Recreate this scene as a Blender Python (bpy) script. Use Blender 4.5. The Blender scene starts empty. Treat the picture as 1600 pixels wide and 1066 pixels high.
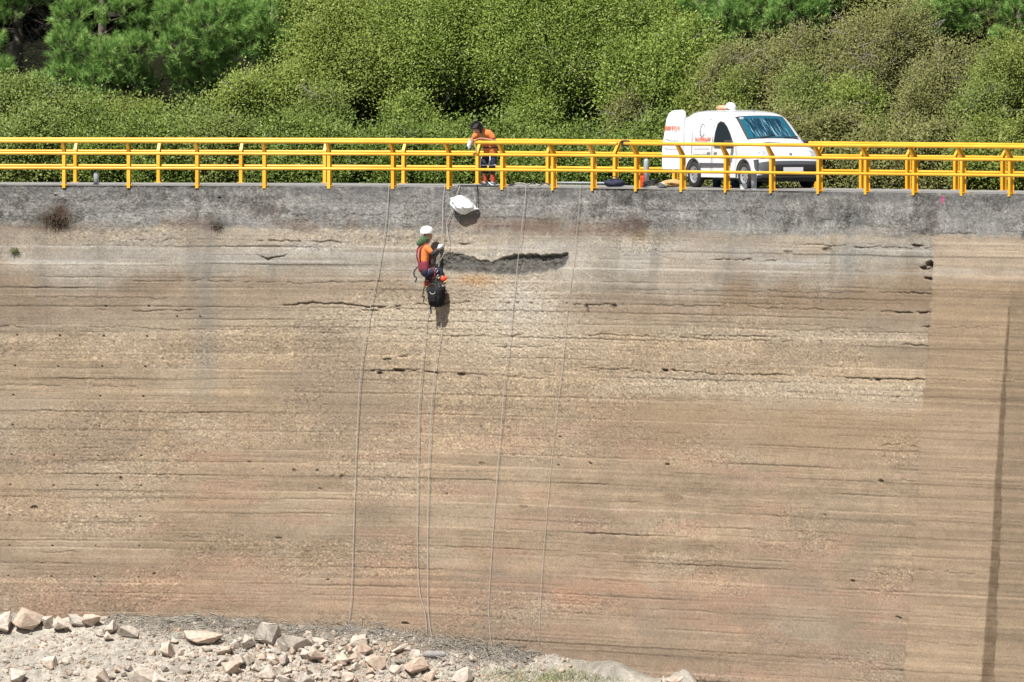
import bpy, bmesh, math, random
import numpy as np
from mathutils import Vector, Matrix
R = math.radians
rng = np.random.default_rng(7)
random.seed(7)
S = bpy.context.scene
COL = S.collection

# ------------------------------------------------------------------ camera, sky, sun, exposure
FPX, CAMY, CAMZ, HOR = 18200.0, -260.0, 2.86, 90.0
TILT = math.atan((533 - HOR) / FPX)
cam_d = bpy.data.cameras.new("camera")
cam_d.sensor_width = 36.0
cam_d.lens = 36.0 * FPX / 1600.0
cam_d.clip_start = 1.0
cam_d.clip_end = 3000.0
cam = bpy.data.objects.new("camera", cam_d)
COL.objects.link(cam)
cam.location = (0, CAMY, CAMZ)
cam.rotation_euler = (R(90) - TILT, 0, 0)
S.camera = cam

SUN_EL, SUN_AZ = 55.0, 35.0          # azimuth: to the left of the direction from the wall to the camera
w = bpy.data.worlds.new("World"); S.world = w; w.use_nodes = True
nt = w.node_tree
sky = nt.nodes.new('ShaderNodeTexSky'); sky.sky_type = 'NISHITA'; sky.sun_disc = False
sky.sun_elevation = R(SUN_EL); sky.sun_rotation = R(180 + SUN_AZ)
bg = nt.nodes['Background']; bg.inputs['Strength'].default_value = 0.052
nt.links.new(sky.outputs[0], bg.inputs['Color'])
sd = bpy.data.lights.new("sun", 'SUN'); sd.energy = 5.0; sd.angle = R(0.5); sd.color = (1.0, 0.955, 0.89)
so = bpy.data.objects.new("sun", sd); COL.objects.link(so)
SL = Vector((-math.sin(R(SUN_AZ)) * math.cos(R(SUN_EL)), -math.cos(R(SUN_AZ)) * math.cos(R(SUN_EL)), math.sin(R(SUN_EL))))
so.rotation_euler = (-SL).to_track_quat('-Z', 'Y').to_euler()
so.location = (-20, -40, 50)
S.view_settings.view_transform = 'Standard'
S.view_settings.look = 'None'
S.view_settings.exposure = 0.72
S.view_settings.gamma = 1.0

# ------------------------------------------------------------------ camera mathematics
CA, SA = math.cos(TILT), math.sin(TILT)
def project(P):
    P = np.asarray(P, float)
    dx = P[..., 0]; dy = P[..., 1] - CAMY; dz = P[..., 2] - CAMZ
    dep = dy * CA - dz * SA
    up = dy * SA + dz * CA
    return 800 + FPX * dx / dep, 533 - FPX * up / dep
def at(px, py, Y):
    a = (px - 800) / FPX; b = (533 - py) / FPX
    d = (a, CA + b * SA, -SA + b * CA)
    t = (Y - CAMY) / d[1]
    return Vector((d[0] * t, Y, CAMZ + d[2] * t))

# ------------------------------------------------------------------ the curved crest line in plan
PHI_PX = [-2500, 400, 500, 570, 657, 743, 825, 930, 1000, 3000]
PHI_DG = [13, 14, 18, 24, 34, 39, 43, 49, 50, 50]
_px = np.arange(-2000.0, 3000.0, 2.0)
_ph = np.radians(np.interp(_px, PHI_PX, PHI_DG))
cx = np.zeros_like(_px); cy = np.zeros_like(_px)
i0 = int(np.argmin(abs(_px - 300)))
def _step(i, j):
    # walk so that the next sample lies at pixel column _px[j]
    t = math.tan(0.5 * (_ph[i] + _ph[j])); q = (_px[j] - 800) / FPX
    # x = q*(y-CAMY), y = cy - t*(x-cx)
    y = (cy[i] + t * cx[i] + t * q * CAMY) / (1 + t * q)
    cy[j] = y; cx[j] = q * (y - CAMY)
cy[i0] = 0.0; cx[i0] = (_px[i0] - 800) / FPX * (-CAMY)
for i in range(i0, len(_px) - 1): _step(i, i + 1)
for i in range(i0, 0, -1): _step(i, i - 1)
carc = np.concatenate([[0], np.cumsum(np.hypot(np.diff(cx), np.diff(cy)))])
def crest(px):
    """crest near edge at picture column px: point, tangent, normal pointing away from the camera"""
    x = np.interp(px, _px, cx); y = np.interp(px, _px, cy); f = np.radians(np.interp(px, PHI_PX, PHI_DG))
    return Vector((x, y, 0)), Vector((math.cos(f), -math.sin(f), 0)), Vector((math.sin(f), math.cos(f), 0))
WID = 4.0
BAT = 0.10
_fx = cx + np.sin(_ph) * (WID - .10); _fy = cy + np.cos(_ph) * (WID - .10)
_fpx, _ = project(np.stack([_fx, _fy, np.zeros_like(_fx)], -1))
def far_param(px):
    return float(np.interp(px, _fpx, _px))
def wall_pt(p, v, out=0.0):
    c, t, n = crest(p)
    q = c - n * (BAT * v + out)
    q.z = -v
    return q
def on_wall(px, py, out=0.0):
    p, v = float(px), (py - 290) / 72.0
    for _ in range(12):
        a = wall_pt(p, v, out); ax, ay = project(a)
        p += (px - ax); v += (py - ay) / 72.0
    return wall_pt(p, v, out)

# ------------------------------------------------------------------ object helpers
def tag(o, label=None, cat=None, group=None, kind=None):
    if label: o['label'] = label
    if cat: o['category'] = cat
    if group: o['group'] = group
    if kind: o['kind'] = kind
    return o
def empty(name, loc, rz=0.0):
    o = bpy.data.objects.new(name, None); COL.objects.link(o)
    o.location = loc; o.rotation_euler = (0, 0, rz); o.empty_display_size = 0.2
    return o
def np_mesh(name, V, F, mats=(), smooth=False, attrs=None, fmat=None):
    """V (n,3), F (m,k) arrays -> mesh"""
    V = np.ascontiguousarray(V, dtype=np.float32); F = np.ascontiguousarray(F, dtype=np.int32)
    me = bpy.data.meshes.new(name)
    me.vertices.add(len(V)); me.vertices.foreach_set('co', V.ravel())
    k = F.shape[1]
    me.loops.add(F.size); me.loops.foreach_set('vertex_index', F.ravel())
    me.polygons.add(len(F))
    me.polygons.foreach_set('loop_start', np.arange(0, F.size, k, dtype=np.int32))
    me.polygons.foreach_set('loop_total', np.full(len(F), k, dtype=np.int32))
    if smooth: me.polygons.foreach_set('use_smooth', np.ones(len(F), dtype=bool))
    for m in mats: me.materials.append(m)
    if fmat is not None: me.polygons.foreach_set('material_index', fmat.astype(np.int32))
    for an, arr in (attrs or {}).items():
        if arr.ndim == 1:
            a = me.attributes.new(an, 'FLOAT', 'POINT'); a.data.foreach_set('value', arr.astype(np.float32))
        else:
            a = me.attributes.new(an, 'FLOAT_COLOR', 'POINT'); a.data.foreach_set('color', arr.astype(np.float32).ravel())
    me.update(calc_edges=True)
    return me
def link(name, me, parent=None, loc=None):
    o = bpy.data.objects.new(name, me); COL.objects.link(o)
    if parent is not None: o.parent = parent
    if loc is not None: o.location = loc
    return o
def world_part(name, V, F, mat, parent=None, **k):
    """vertices given in world space; parent is an unrotated empty"""
    V = np.asarray(V, float)
    if parent is not None:
        off = np.array(parent.location)
        if parent.parent is not None: off = off + np.array(parent.parent.location)
        V = V - off
    return link(name, np_mesh(name, V, F, [mat], **k), parent)
class MB:
    """collects simple shapes in one bmesh"""
    def __init__(s): s.bm = bmesh.new()
    def box(s, c, d, rot=None, bevel=0.0):
        m = Matrix.LocRotScale(Vector(c), rot, Vector(d))
        g = bmesh.ops.create_cube(s.bm, size=1.0, matrix=m)
        if bevel:
            es = list({e for v in g['verts'] for e in v.link_edges})
            bmesh.ops.bevel(s.bm, geom=es, offset=bevel, segments=2, affect='EDGES', profile=0.6)
        return s
    def tube(s, pts, r, seg=8, caps=True):
        pts = [Vector(p) for p in pts]; rr = r if isinstance(r, (list, tuple)) else [r] * len(pts)
        rings = []; ref = None
        for i, p in enumerate(pts):
            a = pts[max(0, i - 1)]; b = pts[min(len(pts) - 1, i + 1)]
            d = (b - a).normalized()
            if ref is None or abs(ref.dot(d)) > 0.95:
                ref = Vector((0, 0, 1)) if abs(d.z) < 0.9 else Vector((1, 0, 0))
            u = (ref - d * ref.dot(d)).normalized(); ref = u; q = d.cross(u)
            rings.append([s.bm.verts.new(p + (u * math.cos(2 * math.pi * k / seg) + q * math.sin(2 * math.pi * k / seg)) * rr[i]) for k in range(seg)])
        for a, b in zip(rings, rings[1:]):
            for k in range(seg):
                s.bm.faces.new((a[k], a[(k + 1) % seg], b[(k + 1) % seg], b[k]))
        if caps:
            s.bm.faces.new(rings[0][::-1]); s.bm.faces.new(rings[-1])
        return s
    def lathe(s, prof, seg=20, m=None):
        """prof: list of (radius, z) revolved about z"""
        m = m or Matrix()
        rings = []
        for r_, z in prof:
            if r_ < 1e-6: rings.append([s.bm.verts.new(m @ Vector((0, 0, z)))])
            else: rings.append([s.bm.verts.new(m @ Vector((r_ * math.cos(2 * math.pi * k / seg), r_ * math.sin(2 * math.pi * k / seg), z))) for k in range(seg)])
        for a, b in zip(rings, rings[1:]):
            for k in range(seg):
                q = [a[k % len(a)], a[(k + 1) % len(a)], b[(k + 1) % len(b)], b[k % len(b)]]
                u = []
                for v in q:
                    if v not in u: u.append(v)
                if len(u) > 2: s.bm.faces.new(u)
        return s
    def ball(s, c, r, rot=None, u=16, v=10):
        r = (r, r, r) if not isinstance(r, (tuple, list)) else r
        bmesh.ops.create_uvsphere(s.bm, u_segments=u, v_segments=v, radius=1.0, matrix=Matrix.LocRotScale(Vector(c), rot, Vector(r)))
        return s
    def extrude_poly(s, pts, vec):
        """a closed outline of 3-D points pushed along vec"""
        a = [s.bm.verts.new(Vector(p)) for p in pts]; b = [s.bm.verts.new(Vector(p) + Vector(vec)) for p in pts]
        n = len(a)
        s.bm.faces.new(a[::-1]); s.bm.faces.new(b)
        for i in range(n): s.bm.faces.new((a[i], a[(i + 1) % n], b[(i + 1) % n], b[i]))
        return s
    def grid(s, rows):
        g = [[s.bm.verts.new(Vector(p)) for p in r_] for r_ in rows]
        for a, b in zip(g, g[1:]):
            for k in range(len(a) - 1): s.bm.faces.new((a[k], a[k + 1], b[k + 1], b[k]))
        return s
    def mesh(s, name, mat, smooth=False):
        bmesh.ops.recalc_face_normals(s.bm, faces=s.bm.faces)
        me = bpy.data.meshes.new(name); s.bm.to_mesh(me); s.bm.free()
        if mat: me.materials.append(mat)
        if smooth:
            for p in me.polygons: p.use_smooth = True
        return me
    def build(s, name, mat, parent=None, smooth=False, loc=None):
        return link(name, s.mesh(name, mat, smooth), parent, loc)
def evaluated(o):
    dg = bpy.context.evaluated_depsgraph_get()
    me = bpy.data.meshes.new_from_object(o.evaluated_get(dg))
    return me
def bake(o):
    bpy.context.view_layer.update()
    me = evaluated(o); old = o.data
    o.modifiers.clear(); me.name = o.name; o.data = me
    bpy.data.meshes.remove(old)
    return o
def smooth_path(pts, n=6):
    pts = [Vector(p) for p in pts]; out = []
    for i in range(len(pts) - 1):
        p0 = pts[max(0, i - 1)]; p1 = pts[i]; p2 = pts[i + 1]; p3 = pts[min(len(pts) - 1, i + 2)]
        for k in range(n):
            t = k / n
            out.append(0.5 * ((2 * p1) + (p2 - p0) * t + (2 * p0 - 5 * p1 + 4 * p2 - p3) * t * t + (3 * p1 - p0 - 3 * p2 + p3) * t ** 3))
    out.append(pts[-1])
    return out

# ------------------------------------------------------------------ materials
def lin(c):
    c = np.asarray(c, float) / 255.0
    return np.where(c <= 0.04045, c / 12.92, ((c + 0.055) / 1.055) ** 2.4)
def mat(name, rgb, rough=0.6, metal=0.0, var=0.0, scale=20.0, bump=0.0, coat=0.0, spec=0.5):
    """plain surface with a little procedural variation; rgb linear"""
    m = bpy.data.materials.new(name); m.use_nodes = True; t = m.node_tree; b = t.nodes['Principled BSDF']
    b.inputs['Base Color'].default_value = (*rgb, 1); b.inputs['Roughness'].default_value = rough; b.inputs['Metallic'].default_value = metal
    b.inputs['Coat Weight'].default_value = coat; b.inputs['Specular IOR Level'].default_value = spec
    if var or bump:
        tc = t.nodes.new('ShaderNodeTexCoord'); n = t.nodes.new('ShaderNodeTexNoise')
        n.inputs['Scale'].default_value = scale; n.inputs['Detail'].default_value = 5
        t.links.new(tc.outputs['Object'], n.inputs['Vector'])
        if var:
            mr = t.nodes.new('ShaderNodeMapRange'); mr.inputs[1].default_value = 0.25; mr.inputs[2].default_value = 0.75
            mr.inputs[3].default_value = 1 - var; mr.inputs[4].default_value = 1 + var
            mx = t.nodes.new('ShaderNodeMix'); mx.data_type = 'RGBA'; mx.blend_type = 'MULTIPLY'; mx.inputs[0].default_value = 1
            mx.inputs[6].default_value = (*rgb, 1)
            t.links.new(n.outputs['Fac'], mr.inputs[0]); t.links.new(mr.outputs[0], mx.inputs[7]); t.links.new(mx.outputs[2], b.inputs['Base Color'])
        if bump:
            bp = t.nodes.new('ShaderNodeBump'); bp.inputs['Strength'].default_value = 1.0; bp.inputs['Distance'].default_value = bump
            t.links.new(n.outputs['Fac'], bp.inputs['Height']); t.links.new(bp.outputs[0], b.inputs['Normal'])
    return m
def attr_mat(name, fine=60.0, amp=0.25, bump=0.012, rough=0.9, speckle=0.0):
    """albedo from the 'col' attribute, broken up by fine grain and pebbles"""
    m = bpy.data.materials.new(name); m.use_nodes = True; t = m.node_tree; b = t.nodes['Principled BSDF']
    b.inputs['Roughness'].default_value = rough; b.inputs['Specular IOR Level'].default_value = 0.2
    at_ = t.nodes.new('ShaderNodeAttribute'); at_.attribute_name = 'col'
    ge = t.nodes.new('ShaderNodeNewGeometry')
    n = t.nodes.new('ShaderNodeTexNoise'); n.inputs['Scale'].default_value = fine; n.inputs['Detail'].default_value = 6; n.inputs['Roughness'].default_value = 0.7
    t.links.new(ge.outputs['Position'], n.inputs['Vector'])
    mr = t.nodes.new('ShaderNodeMapRange'); mr.inputs[1].default_value = 0.3; mr.inputs[2].default_value = 0.7
    mr.inputs[3].default_value = 1 - amp; mr.inputs[4].default_value = 1 + amp
    t.links.new(n.outputs['Fac'], mr.inputs[0])
    mx = t.nodes.new('ShaderNodeMix'); mx.data_type = 'RGBA'; mx.blend_type = 'MULTIPLY'; mx.inputs[0].default_value = 1
    t.links.new(at_.outputs['Color'], mx.inputs[6]); t.links.new(mr.outputs[0], mx.inputs[7])
    last = mx.outputs[2]
    if speckle:
        vo = t.nodes.new('ShaderNodeTexVoronoi'); vo.inputs['Scale'].default_value = 32.0
        t.links.new(ge.outputs['Position'], vo.inputs['Vector'])
        sp = t.nodes.new('ShaderNodeSeparateColor'); t.links.new(vo.outputs['Color'], sp.inputs[0])
        m2 = t.nodes.new('ShaderNodeMapRange'); m2.inputs[1].default_value = 0.0; m2.inputs[2].default_value = 1.0
        m2.inputs[3].default_value = 1 - speckle; m2.inputs[4].default_value = 1 + speckle
        t.links.new(sp.outputs[0], m2.inputs[0])
        m3 = t.nodes.new('ShaderNodeMix'); m3.data_type = 'RGBA'; m3.blend_type = 'MULTIPLY'; m3.inputs[0].default_value = 1
        t.links.new(last, m3.inputs[6]); t.links.new(m2.outputs[0], m3.inputs[7]); last = m3.outputs[2]
    t.links.new(last, b.inputs['Base Color'])
    bp = t.nodes.new('ShaderNodeBump'); bp.inputs['Strength'].default_value = 1.0; bp.inputs['Distance'].default_value = bump
    t.links.new(n.outputs['Fac'], bp.inputs['Height']); t.links.new(bp.outputs[0], b.inputs['Normal'])
    return m
def leaf_mat(name, cols, rough=0.45, trans=0.3):
    """leaf colour picked from a ramp by the per-leaf 'shade' attribute, with light coming through"""
    m = bpy.data.materials.new(name); m.use_nodes = True; t = m.node_tree; b = t.nodes['Principled BSDF']; out = t.nodes['Material Output']
    at_ = t.nodes.new('ShaderNodeAttribute'); at_.attribute_name = 'shade'
    cr = t.nodes.new('ShaderNodeValToRGB'); e = cr.color_ramp.elements
    for i, c in enumerate(cols):
        x = i / (len(cols) - 1)
        el = e[0] if i == 0 else (e[-1] if i == len(cols) - 1 else e.new(x))
        el.position = x; el.color = (*c, 1)
    t.links.new(at_.outputs['Fac'], cr.inputs[0]); t.links.new(cr.outputs[0], b.inputs['Base Color'])
    b.inputs['Roughness'].default_value = rough + .12; b.inputs['Specular IOR Level'].default_value = .18
    tr = t.nodes.new('ShaderNodeBsdfTranslucent'); t.links.new(cr.outputs[0], tr.inputs['Color'])
    ms = t.nodes.new('ShaderNodeMixShader'); ms.inputs[0].default_value = trans
    t.links.new(b.outputs[0], ms.inputs[1]); t.links.new(tr.outputs[0], ms.inputs[2]); t.links.new(ms.outputs[0], out.inputs['Surface'])
    return m

def rusty(name, rgb):
    m = mat(name, rgb, 0.45); t = m.node_tree; b = t.nodes['Principled BSDF']; ge = t.nodes.new('ShaderNodeNewGeometry')
    n = t.nodes.new('ShaderNodeTexNoise'); n.inputs['Scale'].default_value = 5.5; n.inputs['Detail'].default_value = 8; n.inputs['Roughness'].default_value = .72
    n2 = t.nodes.new('ShaderNodeTexNoise'); n2.inputs['Scale'].default_value = 1.1; n2.inputs['Detail'].default_value = 3
    t.links.new(ge.outputs['Position'], n.inputs['Vector']); t.links.new(ge.outputs['Position'], n2.inputs['Vector'])
    c1 = t.nodes.new('ShaderNodeValToRGB'); e = c1.color_ramp.elements; e[0].position = .35; e[0].color = (rgb[0] * .86, rgb[1] * .84, rgb[2], 1); e[1].position = .7; e[1].color = (min(1, rgb[0] * 1.05), rgb[1] * 1.12, rgb[2] * 2.5, 1)
    c2 = t.nodes.new('ShaderNodeValToRGB'); e = c2.color_ramp.elements; e[0].position = .64; e[0].color = (0, 0, 0, 1); e[1].position = .72; e[1].color = (.75, .75, .75, 1)
    mx = t.nodes.new('ShaderNodeMix'); mx.data_type = 'RGBA'; mx.inputs[7].default_value = (.20, .085, .03, 1)
    t.links.new(n2.outputs['Fac'], c1.inputs[0]); t.links.new(n.outputs['Fac'], c2.inputs[0]); t.links.new(c2.outputs[0], mx.inputs[0]); t.links.new(c1.outputs[0], mx.inputs[6]); t.links.new(mx.outputs[2], b.inputs['Base Color'])
    return m
M = dict(
    yellow=rusty('yellow_paint', (0.73, 0.385, 0.018)),
    white=mat('white_van_paint', (0.66, 0.68, 0.70), 0.22, coat=0.6, var=0.03, scale=3),
    whiteplastic=mat('white_plastic', (0.70, 0.70, 0.71), 0.4, var=0.05),
    dark=mat('dark_plastic', (0.045, 0.047, 0.052), 0.55, var=0.15),
    greyplastic=mat('grey_bumper_plastic', (0.080, 0.085, 0.095), 0.5, var=0.1),
    black=mat('black_rubber', (0.016, 0.016, 0.017), 0.75, var=0.2),
    rim=mat('wheel_metal', (0.55, 0.56, 0.58), 0.35, metal=0.7),
    glass=mat('van_glass', (0.006, 0.009, 0.012), 0.08, spec=0.35),
    screen=mat('windscreen_glass', (0.012, 0.10, 0.15), 0.05, spec=1.0),
    lamp=mat('headlamp_glass', (0.55, 0.58, 0.61), 0.08, metal=0.25, coat=1.0, var=.5, scale=14),
    logo=mat('grey_logo_print', (0.16, 0.17, 0.22), 0.4),
    red=mat('orange_red_print', (0.72, 0.16, 0.07), 0.4),
    orange=mat('orange_cloth', (0.608, 0.175, 0.042), 0.85, var=0.12, scale=14, bump=0.01),
    orangered=mat('orange_red_plastic', (0.547, 0.057, 0.015), 0.45),
    navy=mat('navy_cloth', (0.016, 0.020, 0.045), 0.85, var=0.25, scale=18, bump=0.01),
    charcoal=mat('charcoal_cloth', (0.035, 0.037, 0.042), 0.85, var=0.2, scale=18),
    reflect=mat('reflective_tape', (0.62, 0.64, 0.68), 0.4),
    skin=mat('skin', (0.380, 0.205, 0.129), 0.55, var=0.05),
    hair=mat('dark_hair', (0.012, 0.010, 0.010), 0.7),
    green=mat('green_cloth', (0.046, 0.099, 0.042), 0.9, var=0.25, scale=22, bump=0.015),
    maroon=mat('maroon_webbing', (0.175, 0.019, 0.038), 0.8, var=0.2),
    boot=mat('red_brown_boot', (0.319, 0.057, 0.034), 0.7, var=0.2),
    rope=mat('grey_rope', (0.350, 0.327, 0.304), 0.9, var=0.15, scale=60),
    darkrope=mat('black_rope', (0.022, 0.022, 0.024), 0.85),
    sack=mat('white_woven_sack', (0.62, 0.65, 0.65), 0.7, var=0.06, scale=14, bump=0.03),
    tan=mat('tan_canvas', (0.471, 0.274, 0.106), 0.85, var=0.15, scale=10, bump=0.03),
    grey=mat('grey_pipe', (0.319, 0.334, 0.357), 0.5, var=0.1),
    bag=mat('black_tool_bag', (0.010, 0.010, 0.011), 0.8, spec=0.2, var=0.3, scale=18, bump=0.02),
    steel=mat('steel', (0.5, 0.5, 0.5), 0.35, metal=0.9),
    blue=mat('blue_plastic', (0.10, 0.24, 0.45), 0.5),
    bark=mat('grey_bark', (0.10, 0.085, 0.07), 0.9, spec=0.1, var=0.3, scale=12, bump=0.02),
    twig=mat("pale_bare_twigs", (0.21, 0.19, 0.16), 0.9, var=0.2, scale=5),
    darktwig=mat('brown_bare_branches', (0.13, 0.11, 0.09), 0.9, spec=0.1, var=0.35, scale=5),
    driftwood=mat('weathered_wood', (0.24, 0.23, 0.22), 0.85, var=0.3, scale=20, bump=0.015),
)

# ------------------------------------------------------------------ numpy noise
def vnoise(u, v, seed):
    T = np.random.default_rng(seed).random((256, 256)).astype(np.float32)
    iu = np.floor(u).astype(np.int64); iv = np.floor(v).astype(np.int64)
    fu = (u - iu).astype(np.float32); fv = (v - iv).astype(np.float32)
    fu = fu * fu * fu * (fu * (fu * 6 - 15) + 10); fv = fv * fv * fv * (fv * (fv * 6 - 15) + 10)
    a = T[iu & 255, iv & 255]; b = T[(iu + 1) & 255, iv & 255]; c = T[iu & 255, (iv + 1) & 255]; d = T[(iu + 1) & 255, (iv + 1) & 255]
    return (a * (1 - fu) + b * fu) * (1 - fv) + (c * (1 - fu) + d * fu) * fv
def fbm(u, v, fu, fv, octv, seed, gain=0.5):
    s = 0; a = 1.0; tot = 0
    for k in range(octv):
        s = s + a * vnoise(u * fu * 2 ** k + 17.3 * k, v * fv * 2 ** k + 9.1 * k, seed + k); tot += a; a *= gain
    return s / tot                       # 0..1, mean .5
def sstep(a, b, x):
    t = np.clip((x - a) / (b - a), 0, 1); return t * t * (3 - 2 * t)

# ------------------------------------------------------------------ the dam wall
CRACKS = [  # photograph coordinates, depth in metres
    ([(206,374),(338,373),(409,376),(540,379)], .06), ([(402,399),(417,406),(449,398)], .10), ([(203,439),(439,441),(473,443),(540,441)], .05),
    ([(0,463),(186,466),(320,468)], .03), ([(152,484),(203,486),(307,485)], .06), ([(-60,511),(0,511),(108,511)], .07),
    ([(132,511),(203,511),(270,516),(338,514),(540,522)], .04), ([(436,478),(473,474),(540,475),(600,480),(668,476)], .10),
    ([(560,484),(620,483),(668,488)], .09), ([(674,474),(736,473)], .07), ([(782,473),(887,474),(934,476),(960,476)], .07),
    ([(-60,602),(0,602),(118,604),(220,603)], .04), ([(0,649),(236,652),(338,654)], .02),
    ([(934,476),(1147,479),(1269,483),(1400,488)], .045), ([(884,524),(944,523),(1039,527),(1117,531),(1174,533),(1282,534)], .055),
    ([(900,575),(948,574),(988,580),(1049,580),(1150,585),(1230,587)], .06), ([(1309,590),(1366,593),(1448,594)], .08),
    ([(1012,400),(1052,403)], .07), ([(1105,405),(1164,406),(1218,406)], .07), ([(1238,382),(1400,387),(1458,388)], .06),
    ([(988,452),(1198,456),(1400,458),(1458,460)], .035), ([(930,499),(1157,506),(1300,510)], .025), ([(1029,676),(1073,680)], .03),
    ([(1398,458),(1458,460)], .08), ([(1390,488),(1456,489)], .11), ([(1438,511),(1453,509)], .12), ([(1401,539),(1453,541)], .07),
    ([(1455,514),(1540,513),(1660,520)], .03), ([(1448,593),(1660,599)], .03), ([(1448,664),(1567,671),(1660,676)], .025),
    ([(1372,695),(1438,697)], .07), ([(1280,712),(1438,722)], .02), ([(1371,752),(1400,750),(1435,751)], .05), ([(1060,800),(1263,810),(1420,820)], .025),
    ([(1425,891),(1523,897)], .07), ([(1060,876),(1330,893),(1425,901)], .03), ([(1219,969),(1364,977)], .03), ([(1415,1002),(1530,1009)], .035),
    ([(1060,1016),(1195,1024),(1398,1041)], .04), ([(1435,741),(1660,748)], .03), ([(1435,814),(1560,818),(1660,822)], .03),
    ([(665,524),(797,524)], .03), ([(793,526),(844,520),(880,530)], .05), ([(740,544),(868,542)], .05), ([(560,578),(650,579),(690,583)], .07),
    ([(712,585),(870,591)], .04), ([(878,578),(992,576)], .06), ([(689,612),(783,617)], .03), ([(776,683),(871,682)], .03),
    ([(122,701),(162,700)], .07), ([(216,699),(236,700)], .06), ([(277,839),(324,839)], .05), ([(61,863),(122,861)], .05), ([(-60,879),(0,879),(111,880)], .035),
    ([(-60,890),(0,890),(111,891)], .03), ([(230,937),(252,939)], .05), ([(388,721),(422,723)], .035), ([(796,952),(824,953)], .07), ([(700,952),(840,954)], .02),
    ([(560,852),(700,856),(860,868),(1060,876)], .03), ([(900,905),(1060,912)], .04), ([(860,955),(1030,966)], .03), ([(0,925),(330,938),(540,944)], .02),
    ([(713,381),(737,380)], .09), ([(540,440),(620,441),(650,440)], .05), ([(540,800),(700,806)], .02), ([(720,808),(860,815)], .02),
    ([(1215,520),(1300,514),(1400,514)], .03), ([(600,700),(760,709),(900,712)], .02), ([(300,750),(450,754)], .03), ([(0,560),(300,561)], .02),
    ([(900,330),(1000,329),(1250,331)], .02), ([(1200,331),(1460,365),(1600,363)], .02), ([(150,332),(300,331)], .03), ([(450,336),(700,338),(860,343)], .025),
    ([(0,312),(200,313),(420,317)], .018), ([(560,317),(800,320),(1000,322)], .018), ([(1480,365),(1560,363)], .05), ([(880,620),(1100,626)], .02), ([(1100,640),(1430,652)], .02),
]
CAVS = [(591,583,7,3,.09),(622,579,9,3,.10),(1040,579,6,3.5,.10),(189,748,3.5,4,.08),(54,794,8,3,.08),(436,841,6,2,.07),(243,898,5,3,.07),(632,975,9,2.5,.08),
        (921,723,3,3,.08),(1040,726,5,3,.08),(752,725,8,3,.04),(1453,414,7,9,.22),(1444,420,8,5,.10),(1433,385,10,3,.07),(1452,436,9,2.5,.10),(510,905,4,2,.07),
        (1372,752,4,4,.09),(1286,806,3,3,.06),(1328,908,5,2,.08),(1400,965,6,2.5,.07),(1366,593,5,2.5,.09),(717,585,8,3,.06),(604,562,9,2.5,.05),(630,558,8,2,.05),
        (820,793,7,4,.04),(1050,578,4,2,.07),(1050,780,20,8,.025),(1230,395,10,4,.03),(1290,390,10,4,.05),(960,478,8,5,.06),(920,482,4,8,.07),(85,305,3,2,.06),(341,309,3,2,.06),
        (871,726,3,2,.06),(874,682,4,1.5,.06),(695,772,3,2,.05),(390,722,4,2,.05),(500,764,3,2,.05),(458,735,3,3,.06),(497,736,3,3,.06),(412,734,3,2,.05),(536,744,4,3,.05)]
HOLES = []
for ox, oy, lst in ((0, 330, [(78,574),(277,577),(481,578),(682,580),(70,716),(269,719),(475,719),(675,720),(62,851),(465,855),(666,857),(57,989),(461,995),(490,440),(690,440),(820,488),(925,490)]),
                    (0, 640, [(53,210),(252,212),(456,214),(655,213),(47,348),(247,352),(450,353),(653,354),(42,491),(445,496),(647,496),(40,630),(239,631),(441,632),(643,632),(36,770),(235,772),(437,775),(640,776)])):
    HOLES += [(ox + a / 2.961, oy + b / 2.961) for a, b in lst]
REC_TOP = [(684,404),(700,397),(716,398),(745,405),(768,410),(787,402),(812,398),(850,399),(880,396),(889,395)]
REC_BOT = [(684,412),(700,421),(740,424),(800,425),(850,422),(878,416),(889,404)]
JOINT = lambda py: 1461 - (py - 370) * 0.0735      # slab joint, column at row py
STREAKL = lambda py: 1574.5 - (py - 470) * 0.0715    # dark streak, its two edges
STREAKR = lambda py: 1577.5 - (py - 470) * 0.043

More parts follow.
